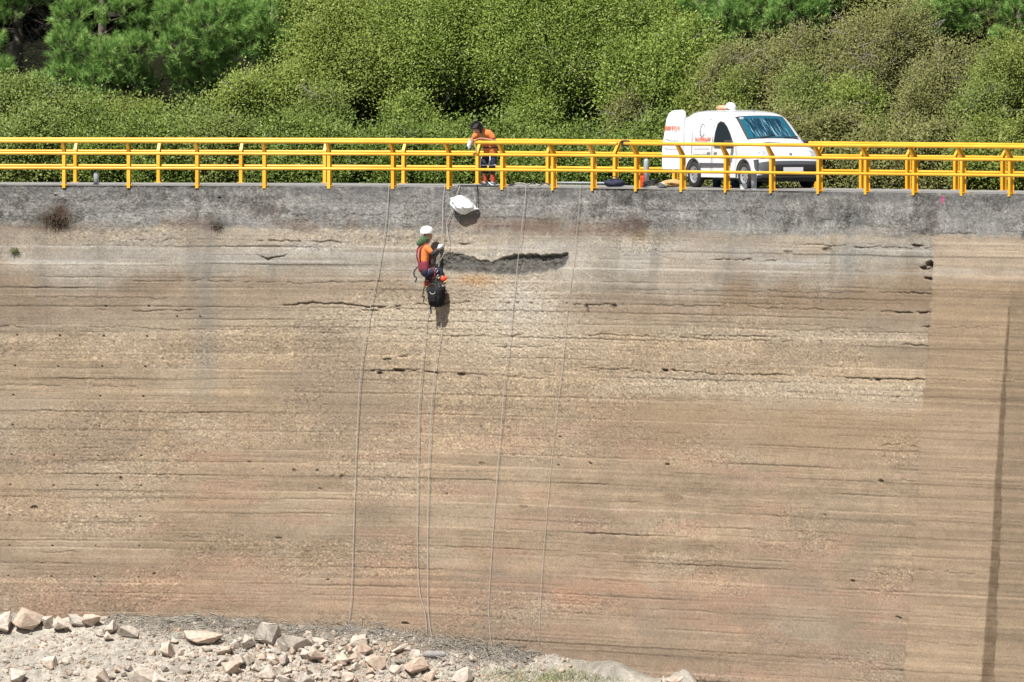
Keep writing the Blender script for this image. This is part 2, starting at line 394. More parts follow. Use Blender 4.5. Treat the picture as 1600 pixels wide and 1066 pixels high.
def wall_fields(ps, vs):
    """grid over crest parameter ps and depth vs -> points, albedo"""
    P, V = np.meshgrid(ps, vs, indexing='ij')
    f = np.radians(np.interp(ps, PHI_PX, PHI_DG))[:, None]
    X0 = np.interp(ps, _px, cx)[:, None]; Y0 = np.interp(ps, _px, cy)[:, None]
    U = np.broadcast_to(np.interp(ps, _px, carc)[:, None], P.shape)
    nx, ny = np.sin(f), np.cos(f)
    base = np.stack([X0 - nx * BAT * V, Y0 - ny * BAT * V, -V], -1)
    x, y = project(base)                                       # where each spot sits in the photograph
    wob = (fbm(U, V, 1.3, 3.0, 4, 11) - .5) * 6 + (fbm(U, V, 6, 10, 3, 15) - .5) * 5   # raggedness, px
    # ---------- relief
    d = (fbm(U, V, .35, .5, 3, 21) - .5) * .06
    slab = sstep(-2, 2, x - JOINT(y) + wob * .5 + (fbm(U, V, 7, 5, 3, 193, .6) - .5) * 7)                          # smoother right-hand block
    rowmask = fbm(U, V, .25, 1.6, 3, 31)
    rough = sstep(.46, .62, fbm(U, V, .3, 1.1, 3, 41)) * (1 - .85 * slab)
    spall = np.exp(-(((x - 790) / 120) ** 2 + ((y - 500) / 75) ** 2)) + .8 * np.exp(-(((x - 590) / 130) ** 2 + ((y - 500) / 34) ** 2))
    strip = sstep(570, 590, y - (x - 900) * .03) * (1 - sstep(604, 622, y - (x - 900) * .03)) * sstep(900, 1010, x) * (1 - slab)
    strip2 = sstep(505, 512, y - (x - 900) * .02) * (1 - sstep(522, 534, y - (x - 900) * .02)) * sstep(1000, 1060, x) * (1 - slab)
    rough = np.clip(rough * .7 + spall * 1.3 + strip * .9 + strip2 * .7, 0, 1.4)
    parap = 1 - sstep(-6, 5, y + wob * 2.4 - np.interp(x, [0, 300, 700, 1000, 1130, 1400, 1470, 1600], [355, 356, 363, 366, 366, 372, 369, 372]))
    grain = (fbm(U, V, 22, 26, 3, 51, .65) - .5); pebb = (fbm(U, V, 11, 15, 3, 57, .6) - .5)
    fing = (fbm(U, V, 34, 40, 2, 59, .7) - .5)
    d += rough * (.020 * grain + .012 * pebb + .014 * fing) + .005 * fing + parap * (.008 * pebb + .008 * fing)
    # pours: each lift has its own slight set-back that drifts along the wall
    edges = np.cumsum(np.random.default_rng(5).uniform(.14, .46, 60)) + .95
    lift = np.zeros_like(V); crk = np.zeros_like(V)
    dlow = V + (wob) / 72 * .35
    for k, e in enumerate(edges):
        st = sstep(e - .012, e + .012, dlow)
        a0 = (vnoise(U * .22 + k * 7.7, V * 0 + k * 3.1, 61) - .5) * .045
        lift += st * a0 * (1 - .3 * slab)
        on = sstep(.60, .74, vnoise(U * .55 + k * 5.1, V * 0 + k, 63)) * (.35 + .65 * vnoise(U * 5 + k, V * 0 + k, 67)) * (1 - .7 * slab)
        crk = np.maximum(crk, on * np.exp(-((dlow - e) / .016) ** 2) * .018)
    d += lift - crk
    boards = vnoise(U * .12 + vnoise(U, V * .1, 70) * .2, V * 11.0, 71) * .6 + vnoise(U * .3, V * 24.0, 73) * .4   # board marks
    d += (boards - .5) * .006 * (1 - .5 * rough)
    # thin intermittent board joints
    ph_ = dlow / .083; kk = np.floor(ph_); fr = ph_ - kk - .5
    on2 = sstep(.50, .68, .65 * vnoise(U * .5 + kk * 5.37, kk * 3.71, 75) + .35 * vnoise(U * 2.6 + kk * 1.7, kk * 2.9, 77)) * (.4 + .6 * vnoise(U * 6 + kk * 2.2, kk * 1.3, 76)) * (1 - .35 * parap)
    thin = on2 * np.exp(-(fr * .083 / .0085) ** 2)
    d -= thin * .010
    groove = np.zeros_like(d)
    for pts, dep in CRACKS:
        dep = dep * .48
        xs = [p[0] for p in pts]; ys = [p[1] for p in pts]
        m = (x > xs[0] - 6) & (x < xs[-1] + 6) & (y > min(ys) - 14) & (y < max(ys) + 14)
        if not m.any(): continue
        xm = x[m]; yc = np.interp(xm, xs, ys) + wob[m] * .8 + (fbm(U[m], V[m] * 0 + ys[0], 7, 1, 3, 85, .7) - .5) * 3.0
        hw = (.55 + dep * 9) * (.25 + 1.3 * vnoise(U[m] * 3.3, V[m] * 0 + dep * 99 + xs[0], 81) * (.5 + vnoise(U[m] * 14, V[m] * 0 + xs[0], 82)))
        ends = sstep(xs[0] - 5, xs[0] + 12, xm) * (1 - sstep(xs[-1] - 12, xs[-1] + 5, xm))
        br = sstep(.30, .52, .6 * vnoise(U[m] * 1.4 + xs[0], V[m] * 0 + ys[0], 83) + .4 * vnoise(U[m] * 7 + xs[0], V[m] * 0 + ys[0], 84))
        q = (y[m] - yc)
        g = np.exp(-np.where(q < 0, (q / (.55 * hw + .3)) ** 2, (q / (hw * 1.2 + .4)) ** 2)) * ends * br * dep
        groove[m] = np.maximum(groove[m], g)
    for (x0, y0, rx, ry, dep) in CAVS:
        rx, ry = rx * .8, ry * .8
        m = (abs(x - x0) < rx * 3) & (abs(y - y0) < ry * 3)
        rw = (fbm(U[m], V[m], 14, 16, 2, 86) - .5) * 1.6
        q = ((x[m] - x0 + wob[m] * 1.2) / rx) ** 2 + ((y[m] - y0 + wob[m] * .5) / ry) ** 2 + rw
        groove[m] = np.maximum(groove[m], .75 * dep * (1 - sstep(.5, 1.3, q)))
    for (x0, y0) in HOLES:
        m = (abs(x - x0) < 5) & (abs(y - y0) < 5)
        q = np.hypot(x[m] - x0, y[m] - y0)
        groove[m] = np.maximum(groove[m], .075 * (1 - sstep(.7, 1.6, q)))
    groove = groove * (1 - .38 * sstep(600, 720, y))
    d -= groove
    # the hacked-out band filled with fresh grey mortar
    jag = (fbm(U, V, 9, 5, 3, 87, .6) - .5)
    yt = np.interp(x, [p[0] for p in REC_TOP], [p[1] for p in REC_TOP]) + wob * .7 + jag * 5 - 1
    yb = np.interp(x, [p[0] for p in REC_BOT], [p[1] for p in REC_BOT]) + wob * 1.2 + jag * 6 + 3
    inx = sstep(682, 690, x) * (1 - sstep(884, 890, x))
    rec = sstep(-1.2, 1.5, y - yt) * (1 - sstep(-4, 4, y - yb)) * inx
    depth = np.interp(x, [684, 740, 780, 800, 860, 884, 890], [.0, .012, .02, .085, .10, .06, .02])
    fall = np.clip(1 - (y - yt) / np.maximum(yb - yt, 4), 0, 1)
    d -= rec * (depth * fall ** .7 + .02) + rec * (pebb * .07 + grain * .05 + fing * .05)
    ch = (fbm(U, V, 9, 4, 3, 191, .6) - .5) * 4
    dark_streak = sstep(-1.2, 1.2, x - STREAKL(y) + ch * .6) * (1 - sstep(-1.6, 1.6, x - STREAKR(y) + ch * 1.4)) * sstep(462, 500, y)
    d -= dark_streak * .02
    d += (slab - .5) * .016
    d *= sstep(0, .03, V)                                       # crisp arris at the crest
    # ---------- albedo (sRGB picture-like values, made linear and scaled below)
    def C(r, g, b): return np.array([r, g, b], float)
    n1 = fbm(U, V, .55, .9, 4, 91)[..., None]; n2 = fbm(U, V, .16, 2.6, 4, 95)[..., None]; n3 = fbm(U, V, 4, 6, 4, 99)[..., None]; n4 = fbm(U, V, .9, 7, 3, 103)[..., None]
    vy = y[..., None]; vx = x[..., None]
    yy = vy - np.interp(x, [0, 900, 1600], [0, 0, 14])[..., None] * np.clip((vy - 290) / 400, 0, 1.3)
    keys = [330, 375, 392, 402, 412, 436, 452, 480, 500, 530, 600, 660, 760, 860, 930, 960, 1060, 1200]
    tab = np.array([[184,172,152],[192,178,156],[190,181,165],[197,189,174],[192,182,164],[178,165,145],[164,146,124],[166,147,124],[176,158,134],[190,168,138],[191,168,137],[187,164,134],[184,161,132],[182,159,130],[188,158,130],[180,156,128],[176,152,126],[168,146,122]], float)
    yw = (yy + (n1 - .5) * 60 + wob[..., None] * 1.5)[..., 0]
    col = np.stack([np.interp(yw, keys, tab[:, k]) for k in range(3)], -1)
    col *= 1 + (n2 - .5) * .20 + (n3 - .5) * .14 + (n4 - .5) * .10
    col *= 1 + ((boards - .5) * .16)[..., None] + fing[..., None] * (.18 + .16 * rough[..., None])
    gz = sstep(.50, .72, fbm(U, V, .28, .55, 4, 171))[..., None] * .52 * (.4 + n3 + .3 * n4)
    col = col * (1 - gz) + C(160, 142, 122) * gz
    lz = sstep(.56, .74, fbm(U, V, .45, 1.1, 4, 177))[..., None] * .38
    col = col * (1 - lz) + C(202, 184, 158) * lz
    drip = sstep(.52, .74, fbm(U, V, 2.4, .16, 3, 181))[..., None] * (1 - sstep(1.3, 4.2, V))[..., None] * .34 * (.5 + n3)
    col = col * (1 - drip) + C(138, 130, 116) * drip
    # grey and pink casts
    g1 = sstep(.55, .72, fbm(U, V, .4, 1.5, 4, 111))[..., None]; g2 = sstep(.55, .72, fbm(U, V, .5, 3.0, 4, 117))[..., None]
    low = sstep(600, 700, y)[..., None]
    col = col * (1 - .22 * g1) + C(164, 148, 128) * .22 * g1
    col = col * (1 - .30 * g2 * low) + C(196, 156, 130) * .30 * g2 * low
    ros = np.exp(-((yy - 935) / 22) ** 2) * sstep(600, 760, vx) * (.3 + .7 * g2)
    col = col * (1 - .55 * ros) + C(205, 160, 128) * .55 * ros
    # brown damp band, stronger to the right
    bb = np.exp(-((yw - 470) / 26) ** 2)[..., None] * (.25 + .5 * sstep(830, 960, vx)) * sstep(.3, .6, n1)
    col = col * (1 - bb) + C(160, 136, 108) * bb
    sm = (sstep(616, 640, y - (x - 900) * .03) * (1 - sstep(680, 740, y)))[..., None] * sstep(880, 960, vx) * .5
    col = col * (1 - sm) + C(180, 153, 120) * sm
    # white horizontal lime lines
    for (yl, wl, st) in ((385, 1.3, .5), (408.5, 1.8, .75), (420, 1.6, .45), (396, 1.1, .3)):
        s_ = np.exp(-((vy - yl - (vx > 880) * 8 * sstep(880, 1600, vx) - wob[..., None] * .12) / wl) ** 2) * st * sstep(.30, .6, vnoise(U * .5, V * 0 + yl, 121))[..., None]
        col = col * (1 - s_) + C(214, 210, 200) * s_
    pal = np.clip(spall * .95 * sstep(.1, .5, n1[..., 0]) + strip * .6 + strip2 * .45, 0, .8)[..., None]
    col = col * (1 - pal) + C(212, 194, 166) * pal
    eff = (np.exp(-(((x - 815) / 72) ** 2 + ((y - 470) / 52) ** 2)) * .85 + np.exp(-(((x - 890) / 25) ** 2 + ((y - 420) / 22) ** 2)) * .8) * (.35 + .65 * sstep(.3, .6, .5 * n3[..., 0] + .5 * n1[..., 0]))
    col = col * (1 - eff[..., None]) + C(207, 197, 178) * eff[..., None]
    org = np.exp(-(((x - 745) / 32) ** 2 + ((y - 438) / 9) ** 2)) * .7
    col = col * (1 - org[..., None]) + C(196, 152, 104) * org[..., None]
    # grey vertical runs
    for (x0, wd, ya, yb_, st) in ((322, 16, 385, 640, .42), (70, 14, 380, 520, .35), (57, 8, 375, 430, .3), (1325, 14, 375, 470, .4), (148, 14, 375, 400, .3), (1140, 12, 375, 470, .22), (985, 14, 385, 480, .25), (425, 14, 395, 440, .3), (1010, 10, 380, 430, .2), (330, 7, 365, 410, .5)):
        xl = x0 - (y - 400) * .02 + wob * 1.5
        s_ = np.exp(-((x - xl) / wd) ** 2) * sstep(ya - 8, ya + 15, y) * (1 - sstep(yb_ - 60, yb_ + 20, y)) * st * np.clip(2.2 * n3[..., 0] + 1.6 * n1[..., 0] - 1.1, 0, 1.6)
        s_ = np.clip(s_, 0, .8)
        col = col * (1 - s_[..., None]) + C(140, 137, 128) * s_[..., None]
    # patches of damp under some weep holes
    for (x0, y0) in ((24, 590), (90, 590), (160, 578), (230, 578), (95, 545), (30, 545), (24, 478), (70, 478), (190, 478), (120, 520)):
        s_ = np.exp(-((abs((x - x0) / 24)) ** 4 + ((y - y0) / 10) ** 4)) * .33
        col = col * (1 - s_[..., None]) + C(160, 142, 116) * s_[..., None]
    # exposed aggregate: pale and dark stones
    peb = vnoise(U * 26, V * 30, 131)[..., None]; rr_ = np.clip(rough + .25, 0, 1)[..., None]
    col *= 1 + rr_ * ((peb > .80) * .16 - (peb < .17) * .20)
    # right-hand block
    s1 = slab[..., None]
    fine = (1 + (vnoise(U * .2, V * 20, 137) - .5) * .16)[..., None]
    topp = sstep(430, 450, vy)
    slabc = (C(198, 178, 152) * (1 - topp) + C(180, 156, 126) * topp)
    lowr = sstep(600, 700, vy); slabc = slabc * (1 - lowr) + C(183, 159, 130) * lowr
    slabc = slabc * (1 + (n2 - .5) * .14 + (n3 - .5) * .08 + (n4 - .5) * .10) * fine
    slabc = np.where((abs(vy - 424) < 6) & (n4 > .4), slabc * .6 + C(208, 198, 182) * .4, slabc)
    rgt = sstep(-1, 1, x - STREAKR(y))[..., None] * sstep(440, 460, vy)
    slabc = slabc * (1 - .08 * rgt)
    col = col * (1 - s1) + slabc * s1
    # dark streak that widens downwards
    se = np.clip(dark_streak[..., None] * (.70 + .7 * (n4 - .4) + .5 * (n3 - .5)), 0, .95)
    col = col * (1 - se) + C(118, 98, 76) * se
    # grooves and hollows darken with depth, thin board joints slightly
    groove_dark = np.clip(groove / .05, 0, 1)[..., None] * .6 + thin[..., None] * .22
    groove_dark = np.clip(groove_dark, 0, .8)
    col = col * (1 - groove_dark) + C(92, 76, 58) * groove_dark
    # the fresh mortar
    r_ = rec[..., None]; mort = C(110, 106, 97) * (1 + (n3 - .5) * .35 + grain[..., None] * .5)
    col = col * (1 - r_) + mort * r_
    # weathered grey parapet band
    p1 = fbm(U, V, 1.1, 1.8, 5, 141)[..., None]; p2 = fbm(U, V, 9, 9, 4, 147, .65)[..., None]; p3 = fbm(U, V, 3.5, .7, 4, 151)[..., None]
    par = C(154, 151, 142) * (1 + (p1 - .5) * .55 + (p2 - .5) * .5 + (p3 - .5) * .6 + (n4 - .5) * .45 + fing[..., None] * .7)
    dk = sstep(.48, .66, p1 * .6 + p3 * .4) * .32 + .30 * (1 - sstep(.02, .40, V))[..., None] * sstep(.3, .6, p3)
    par = par * (1 - dk) + C(84, 84, 84) * dk
    lt = sstep(.58, .72, fbm(U, V, 1.5, 2.2, 4, 157))[..., None] * .30 * sstep(.25, .6, V)[..., None]
    par = par * (1 - lt) + C(180, 178, 170) * lt
    lowp = sstep(.55, .95, V)[..., None]
    br1 = sstep(.46, .62, fbm(U, V, .8, 1.2, 4, 163))[..., None] * lowp * sstep(1150, 950, vx) * .55
    par = par * (1 - br1) + C(138, 112, 92) * br1
    ltan = sstep(.75, 1.02, V)[..., None] * .35 * n3 * 1.5
    par = par * (1 - ltan) + C(180, 164, 142) * ltan
    for (x0, y0, sx, sy, c0, st) in ((85, 345, 26, 16, (66, 52, 38), .85), (95, 335, 10, 14, (96, 64, 40), .6), (340, 352, 18, 12, (70, 66, 60), .6), (990, 352, 26, 14, (92, 66, 56), .6),
                                     (420, 328, 26, 7, (92, 76, 70), .5), (760, 350, 60, 10, (150, 112, 92), .5), (870, 352, 60, 12, (140, 110, 86), .4), (735, 352, 16, 10, (205, 184, 156), .7), (1000, 366, 14, 8, (120, 96, 60), .5),
                                     (1350, 350, 22, 6, (95, 100, 98), .6), (1375, 345, 16, 6, (200, 196, 188), .5), (1370, 360, 40, 9, (200, 186, 168), .6), (1455, 345, 12, 30, (110, 96, 88), .3), (50, 355, 70, 6, (130, 104, 84), .5), (1160, 350, 8, 14, (196, 192, 184), .4)):
        s_ = np.exp(-(((x - x0 + wob * 1.5) / sx) ** 2 + ((y - y0 + wob) / sy) ** 2)) * st * (.5 + n3[..., 0])
        s_ = np.clip(s_, 0, .95)[..., None]
        par = par * (1 - s_) + C(*c0) * s_; col = col * (1 - s_ * .8) + C(*c0) * s_ * .8
    par *= 1 - np.clip(groove / .05, 0, 1)[..., None] * .5
    pp = parap[..., None]
    col = col * (1 - pp) + par * pp
    # pink spray-paint mark
    pk = (((x - 1473) / 3.6) ** 2 + ((y - 312) / 8) ** 2 < .4 + n3[..., 0] * 1.1)[..., None] * .75
    col = col * (1 - pk) + C(222, 104, 150) * pk
    A = lin(np.clip(col, 8, 250)) * ALB
    pos = np.stack([X0 - nx * (BAT * V + d), Y0 - ny * (BAT * V + d), -V], -1)
    return pos, A
ALB = np.array([.488, .498, .528])
def grid_faces(nu, nv):
    i = np.arange(nu * nv).reshape(nu, nv)
    return np.stack([i[:-1, :-1], i[1:, :-1], i[1:, 1:], i[:-1, 1:]], -1).reshape(-1, 4)
m_wall = attr_mat('weathered_concrete', fine=55, amp=.22, bump=.009, speckle=.12)
m_road = mat('concrete_road', (0.225, 0.22, 0.205), 0.9, var=0.2, scale=4, bump=0.006)
c0 = crest(300)[0]
dam = tag(empty('dam_wall', (c0.x, c0.y, -12.0)), 'tall curved tan concrete dam wall with cracked pour lines and dark grey parapet band', 'dam')
ps = np.concatenate([np.arange(-700, -40, 6.0), np.arange(-40, 1650, 1.30), np.arange(1650, 2300, 6.0)])
VJ = 1.06
for nm, vs in (('parapet', np.concatenate([[0, .012], np.arange(.028, VJ, .0155), [VJ]])), ('wall_face', np.concatenate([[VJ], np.arange(VJ + .0155, 11.2, .0165), np.arange(11.25, 14.5, .12)]))):
    pos, A = wall_fields(ps, vs)
    nu, nv = A.shape[:2]
    A4 = np.concatenate([A, np.ones((nu, nv, 1))], -1).reshape(-1, 4)
    world_part(nm, pos.reshape(-1, 3), grid_faces(nu, nv), m_wall, dam, smooth=True, attrs={'col': A4})
# the deck, and the downstream face behind it
pr = np.arange(-700, 2300, 8.0)
def offs(e, z):
    f = np.radians(np.interp(pr, PHI_PX, PHI_DG))
    return np.stack([np.interp(pr, _px, cx) + np.sin(f) * e, np.interp(pr, _px, cy) + np.cos(f) * e, np.full(len(pr), z)], -1)
CS_P, CS_Z = [-900, 450, 1000, 3000], [.02, .02, .0, .0]     # cross slope of the deck: back edge height
_cs = np.interp(pr, CS_P, CS_Z)
def offz(e, z):
    q = offs(e, z); q[:, 2] += _cs * min(1, e / WID); return q
rows = [offz(e, z) for e, z in ((0.0, 0.0), (.02, 0.004), (1.0, .02), (2.0, .03), (3.0, .02), (WID - .02, 0.004), (WID, 0.0), (WID + .02, -.05))]
road = np.stack(rows, 1)
tag(link('road', np_mesh('road', road.reshape(-1, 3), grid_faces(len(pr), len(rows)), [m_road])), kind='structure')
back = np.stack([offz(WID + .02, -.05), offs(WID + .05, -14.0)], 1)
world_part('back_face', back.reshape(-1, 3), grid_faces(len(pr), 2), m_road, dam)

# ------------------------------------------------------------------ yellow railings
NEAR = [-230, -118, -8, 100, 201, 308, 413, 514, 614, 701, 785, 864, 926, 994, 1065, 1134, 1205, 1279, 1353, 1428, 1503, 1578, 1653, 1728]
FAR = [-270, -141, -12, 118, 248, 377, 508, 631, 747, 857, 962, 1055, 1136, 1206, 1277, 1347, 1419, 1494, 1568, 1642, 1716]
ZT, ZM, ZL, LEAN = .985, .715, .385, .15
def i_section(c, t, n, wd, dp, tf, tw):
    """outline of a rolled steel section: flanges across t, web along n"""
    o = [(-wd, -dp), (wd, -dp), (wd, -dp + tf), (tw, -dp + tf), (tw, dp - tf), (wd, dp - tf), (wd, dp), (-wd, dp), (-wd, dp - tf), (-tw, dp - tf), (-tw, -dp + tf), (-wd, -dp + tf)]
    return [c + t * a + n * b for a, b in o]
def railing(name, label, cols, edge, sign, zbase, gaps):
    """sign: +1 leans along -n (towards the camera side), -1 the other way"""
    def place(p):
        c, t, n = crest(p)
        return c + n * edge, t, n
    par = [p if edge < 1 else far_param(p) for p in cols]
    mid = place(par[len(par) // 2])[0]
    th = tag(empty(name, (mid.x, mid.y, zbase)), label, 'railing')
    O = Vector(th.location)
    hz = (lambda p: 0.0) if edge < 1 else (lambda p: float(np.interp(p, CS_P, CS_Z)))
    for p in par:
        c, t, n = place(p); c = c - O; c.z = hz(p)
        m = MB()
        lo = i_section(c, t, n, .037, .058, .010, .006)
        foot = -.055 if edge < 1 else 0.0
        zs = [foot, ZM + .02, ZT - .01]
        sh = [0, 0, -sign * LEAN]; sc = [1, 1, .75]
        rings = []
        for z, s_, k in zip(zs, sh, sc):
            rings.append([m.bm.verts.new(c + (q - c) * k + n * s_ + Vector((0, 0, z))) for q in lo])
        for a, b in zip(rings, rings[1:]):
            for k in range(12): m.bm.faces.new((a[k], a[(k + 1) % 12], b[(k + 1) % 12], b[k]))
        m.bm.faces.new(rings[0][::-1]); m.bm.faces.new(rings[-1])
        # base plate against the concrete
        if edge < 1: m.box(c + n * .03 + Vector((0, 0, .011)), (.17, .15, .014), Matrix(((t.x, n.x, 0), (t.y, n.y, 0), (0, 0, 1))).to_quaternion())
        else: m.box(c + Vector((0, 0, .008)), (.17, .17, .016), Matrix(((t.x, n.x, 0), (t.y, n.y, 0), (0, 0, 1))).to_quaternion())
        for a_ in (-.065, .065): m.box(c + t * a_ + n * (.06 if edge < 1 else .05) + Vector((0, 0, .022)), (.02, .02, .02))
        m.build('post', M['yellow'], th)
    lo_p, hi_p = par[0] - 20, par[-1] + 20
    spans = []
    a = lo_p
    for g0, g1 in gaps:
        spans.append((a, g0)); a = g1
    spans.append((a, hi_p))
    for nm, z, off, r in (('top_rail', ZT, -sign * (LEAN + .01), .039), ('middle_rail', ZM, -sign * .045, .032), ('lower_rail', ZL, -sign * .045, .032)):
        for a, b in (spans if nm == 'top_rail' else [(lo_p, hi_p)]):
            pts = []
            for q in np.linspace(a, b, max(3, int((b - a) / 14))):
                c, t, n = place(q); k = c - O + n * off; k.z = z + hz(q); pts.append(k)
            MB().tube(pts, r, 10).build(nm, M['yellow'], th, smooth=True)
    return th
railing('near_railing', 'yellow steel railing bolted along the front edge of the dam crest', NEAR, .03, 1, 0.0, [(971, 983)])
railing('far_railing', 'yellow steel railing along the back edge of the crest behind the van', FAR, WID - .10, -1, 0.0, [])

# ------------------------------------------------------------------ hillside and vegetation behind the dam
_es = np.array([WID + .06, 5, 6.5, 9, 13, 18, 26, 40, 70, 120], float); _ez = np.array([-.9, -1.0, -.8, .4, 2.6, 5.5, 10, 18, 34, 60], float)
m_soil = mat('hillside_soil', (0.012, 0.013, 0.007), 1.0, spec=0.02, var=0.4, scale=2.0, bump=0.05)  # near black: shade behind the trees is put into the soil colour
hill = np.stack([offs(e, z) for e, z in zip(_es, _ez)], 1)
hill[..., 2] += (fbm(hill[..., 0] + 50, hill[..., 1] + 50, .4, .4, 4, 201) - .5) * np.clip((hill[..., 2] + 1.2) * .5, 0, 2)
tag(link('hillside', np_mesh('hillside', hill.reshape(-1, 3), grid_faces(len(pr), len(_es)), [m_soil], smooth=True)), kind='structure')
def behind(px, e):
    """ground point behind the dam, e metres from the front edge, seen at column px"""
    f = _ph
    X = np.stack([cx + np.sin(f) * e, cy + np.cos(f) * e, np.zeros_like(cx)], -1)
    q, _ = project(X)
    return Vector((np.interp(px, q, X[:, 0]), np.interp(px, q, X[:, 1]), float(np.interp(e, _es, _ez))))
def unit(a): return a / np.maximum(np.linalg.norm(a, axis=-1, keepdims=True), 1e-9)
def leaf_cloud(lobes, n, L, Wd, r, clump=.15, per=34, up=.45, front=.35):
    """leaf-sized faces in clumps through the shells of the lobes"""
    area = np.array([(a[0] * a[1] + a[1] * a[2] + a[0] * a[2]) for c, a in lobes]); pk = area / area.sum()
    K = max(8, n // per)
    li = r.choice(len(lobes), K, p=pk)
    LC = np.array([c for c, a in lobes], float)[li]; LR = np.array([a for c, a in lobes], float)[li]
    dirs = unit(r.normal(size=(K, 3)))
    flip = (dirs[:, 1] > 0) & (r.random(K) > front); dirs[flip, 1] *= -1      # thinner on the hidden uphill side
    seed_ = int(r.integers(1, 9999)); kd = dirs + LC * .37
    lump = fbm(kd[:, 0] + 20 + kd[:, 1], kd[:, 2] + 20 - kd[:, 1] * .6, 2.1, 2.1, 3, seed_, .6)[:, None]
    rad = (.62 + .80 * lump) - .34 * r.random((K, 1)) ** 1.5
    hole = fbm(kd[:, 0] * 1.3 + 7 + kd[:, 1], kd[:, 2] * 1.3 + 3 - kd[:, 1], 1.7, 1.7, 3, seed_ + 5, .55)[:, None]
    rad = rad - .26 * np.clip(.46 - hole, 0, 1) / .46       # hollows between the leafy boughs
    cc = LC + dirs * LR * rad + r.normal(size=(K, 3)) * .06
    csh = r.random(K)
    ci = r.integers(0, K, n)
    off = r.normal(size=(n, 3)) * clump * (.5 + 1.1 * r.random((n, 1)) ** 1.6)
    pos = cc[ci] + off
    d = unit(unit(off) * .8 + dirs[ci] * .5 + np.array([0, 0, up]) + r.normal(size=(n, 3)) * .55)
    nf = unit(np.array([-.15, -.45, .75]) + dirs[ci] * .35 + r.normal(size=(n, 3)) * .48)      # leaves turn to the light
    d = unit(d - nf * np.sum(d * nf, 1, keepdims=True) * .85)
    sd_ = unit(np.cross(d, nf))
    ln = L * (.6 + .8 * r.random((n, 1))); wd = Wd * (.6 + .8 * r.random((n, 1)))
    nn = np.cross(d, sd_) * ln * .12
    V = np.stack([pos, pos + d * ln * .45 + sd_ * wd * .5 + nn, pos + d * ln, pos + d * ln * .45 - sd_ * wd * .5 + nn], 1).reshape(-1, 3)
    F = np.arange(4 * n).reshape(n, 4)
    sh = np.repeat(np.clip(.50 * csh[ci] + .17 + .46 * (r.random(n) - .34), 0, 1), 4)
    return V, F, sh
def limbs(name, parent, base, tips, r0, material):
    m = MB(); o = Vector(parent.location); b = Vector(base) - o
    for k, tp in enumerate(tips):
        t_ = Vector(tp) - o; md = b.lerp(t_, .5) + Vector((random.uniform(-.2, .2), random.uniform(-.2, .2), random.uniform(-.05, .25)))
        m.tube(smooth_path([b + Vector((random.uniform(-.05, .05), random.uniform(-.05, .05), -.15)), b.lerp(md, .5) + Vector((0, 0, .06)), md, t_], 3), [r0 * (1 - .85 * i / 9) for i in range(10)], 6)
    return m.build(name, material, parent, smooth=True)
def bare_twigs(lobes, n, r, ln=(.4, 1.1), rad=.011):
    m = MB(); o = Vector((0, 0, 0))
    for _ in range(n):
        c, a = lobes[r.integers(len(lobes))]
        d = unit(r.normal(size=3)); d[1] = -abs(d[1])
        p = np.array(c) + d * np.array(a) * r.uniform(.75, 1.02)
        q = unit(np.array([r.normal() * .7, -.25 * r.random(), r.normal() * .5 + .5])) * r.uniform(*ln)
        k = r.normal(size=3) * .06
        pts = [p - q * .5, p + k, p + q * .5]
        m.tube([Vector(x) - o for x in pts], [rad, rad * .8, rad * .35], 4, False)
        for s_ in range(3):
            f_ = p + q * r.uniform(-.2, .35); e_ = unit(q + r.normal(size=3) * .5) * r.uniform(.12, .35)
            m.tube([Vector(f_) - o, Vector(f_ + e_) - o], [rad * .6, rad * .25], 4, False)
    m.bm.verts.index_update()
    TV = np.array([q.co for q in m.bm.verts]); TF = np.array([[q.index for q in f.verts] for f in m.bm.faces]); m.bm.free()
    return TV, TF
LF = dict(
    olive=leaf_mat('olive_leaves', [(0.041, 0.066, 0.015), (0.123, 0.171, 0.032), (0.208, 0.259, 0.065), (0.351, 0.382, 0.162)], .42),
    yellowish=leaf_mat('yellowish_leaves', [(0.055, 0.081, 0.015), (0.152, 0.209, 0.033), (0.248, 0.305, 0.066), (0.368, 0.407, 0.141)], .42),
    mid=leaf_mat('mid_green_leaves', [(0.035, 0.066, 0.012), (0.123, 0.185, 0.027), (0.240, 0.313, 0.058), (0.467, 0.514, 0.183)], .36),
    dark=leaf_mat('dark_green_leaves', [(0.026, 0.051, 0.010), (0.091, 0.145, 0.023), (0.177, 0.240, 0.046), (0.341, 0.402, 0.138)], .36),
    drab=leaf_mat('drab_leaves', [(0.056, 0.065, 0.020), (0.135, 0.151, 0.043), (0.232, 0.235, 0.081), (0.367, 0.347, 0.162)], .5),
    bright=leaf_mat('bright_leaves', [(0.046, 0.071, 0.016), (0.132, 0.176, 0.031), (0.220, 0.259, 0.056), (0.363, 0.371, 0.126)], .42),
    shade=leaf_mat('painted_shade_leaves', [(.010, .018, .006), (.022, .036, .010), (.035, .055, .016), (.05, .07, .025)], .6, .1),  # shade of the gaps between the pines is put into these colours
    pine=leaf_mat('pine_needles', [(0.037, 0.081, 0.024), (0.116, 0.237, 0.055), (0.237, 0.402, 0.100), (0.407, 0.550, 0.180)], .5, .22),
)
VEGN = [0]
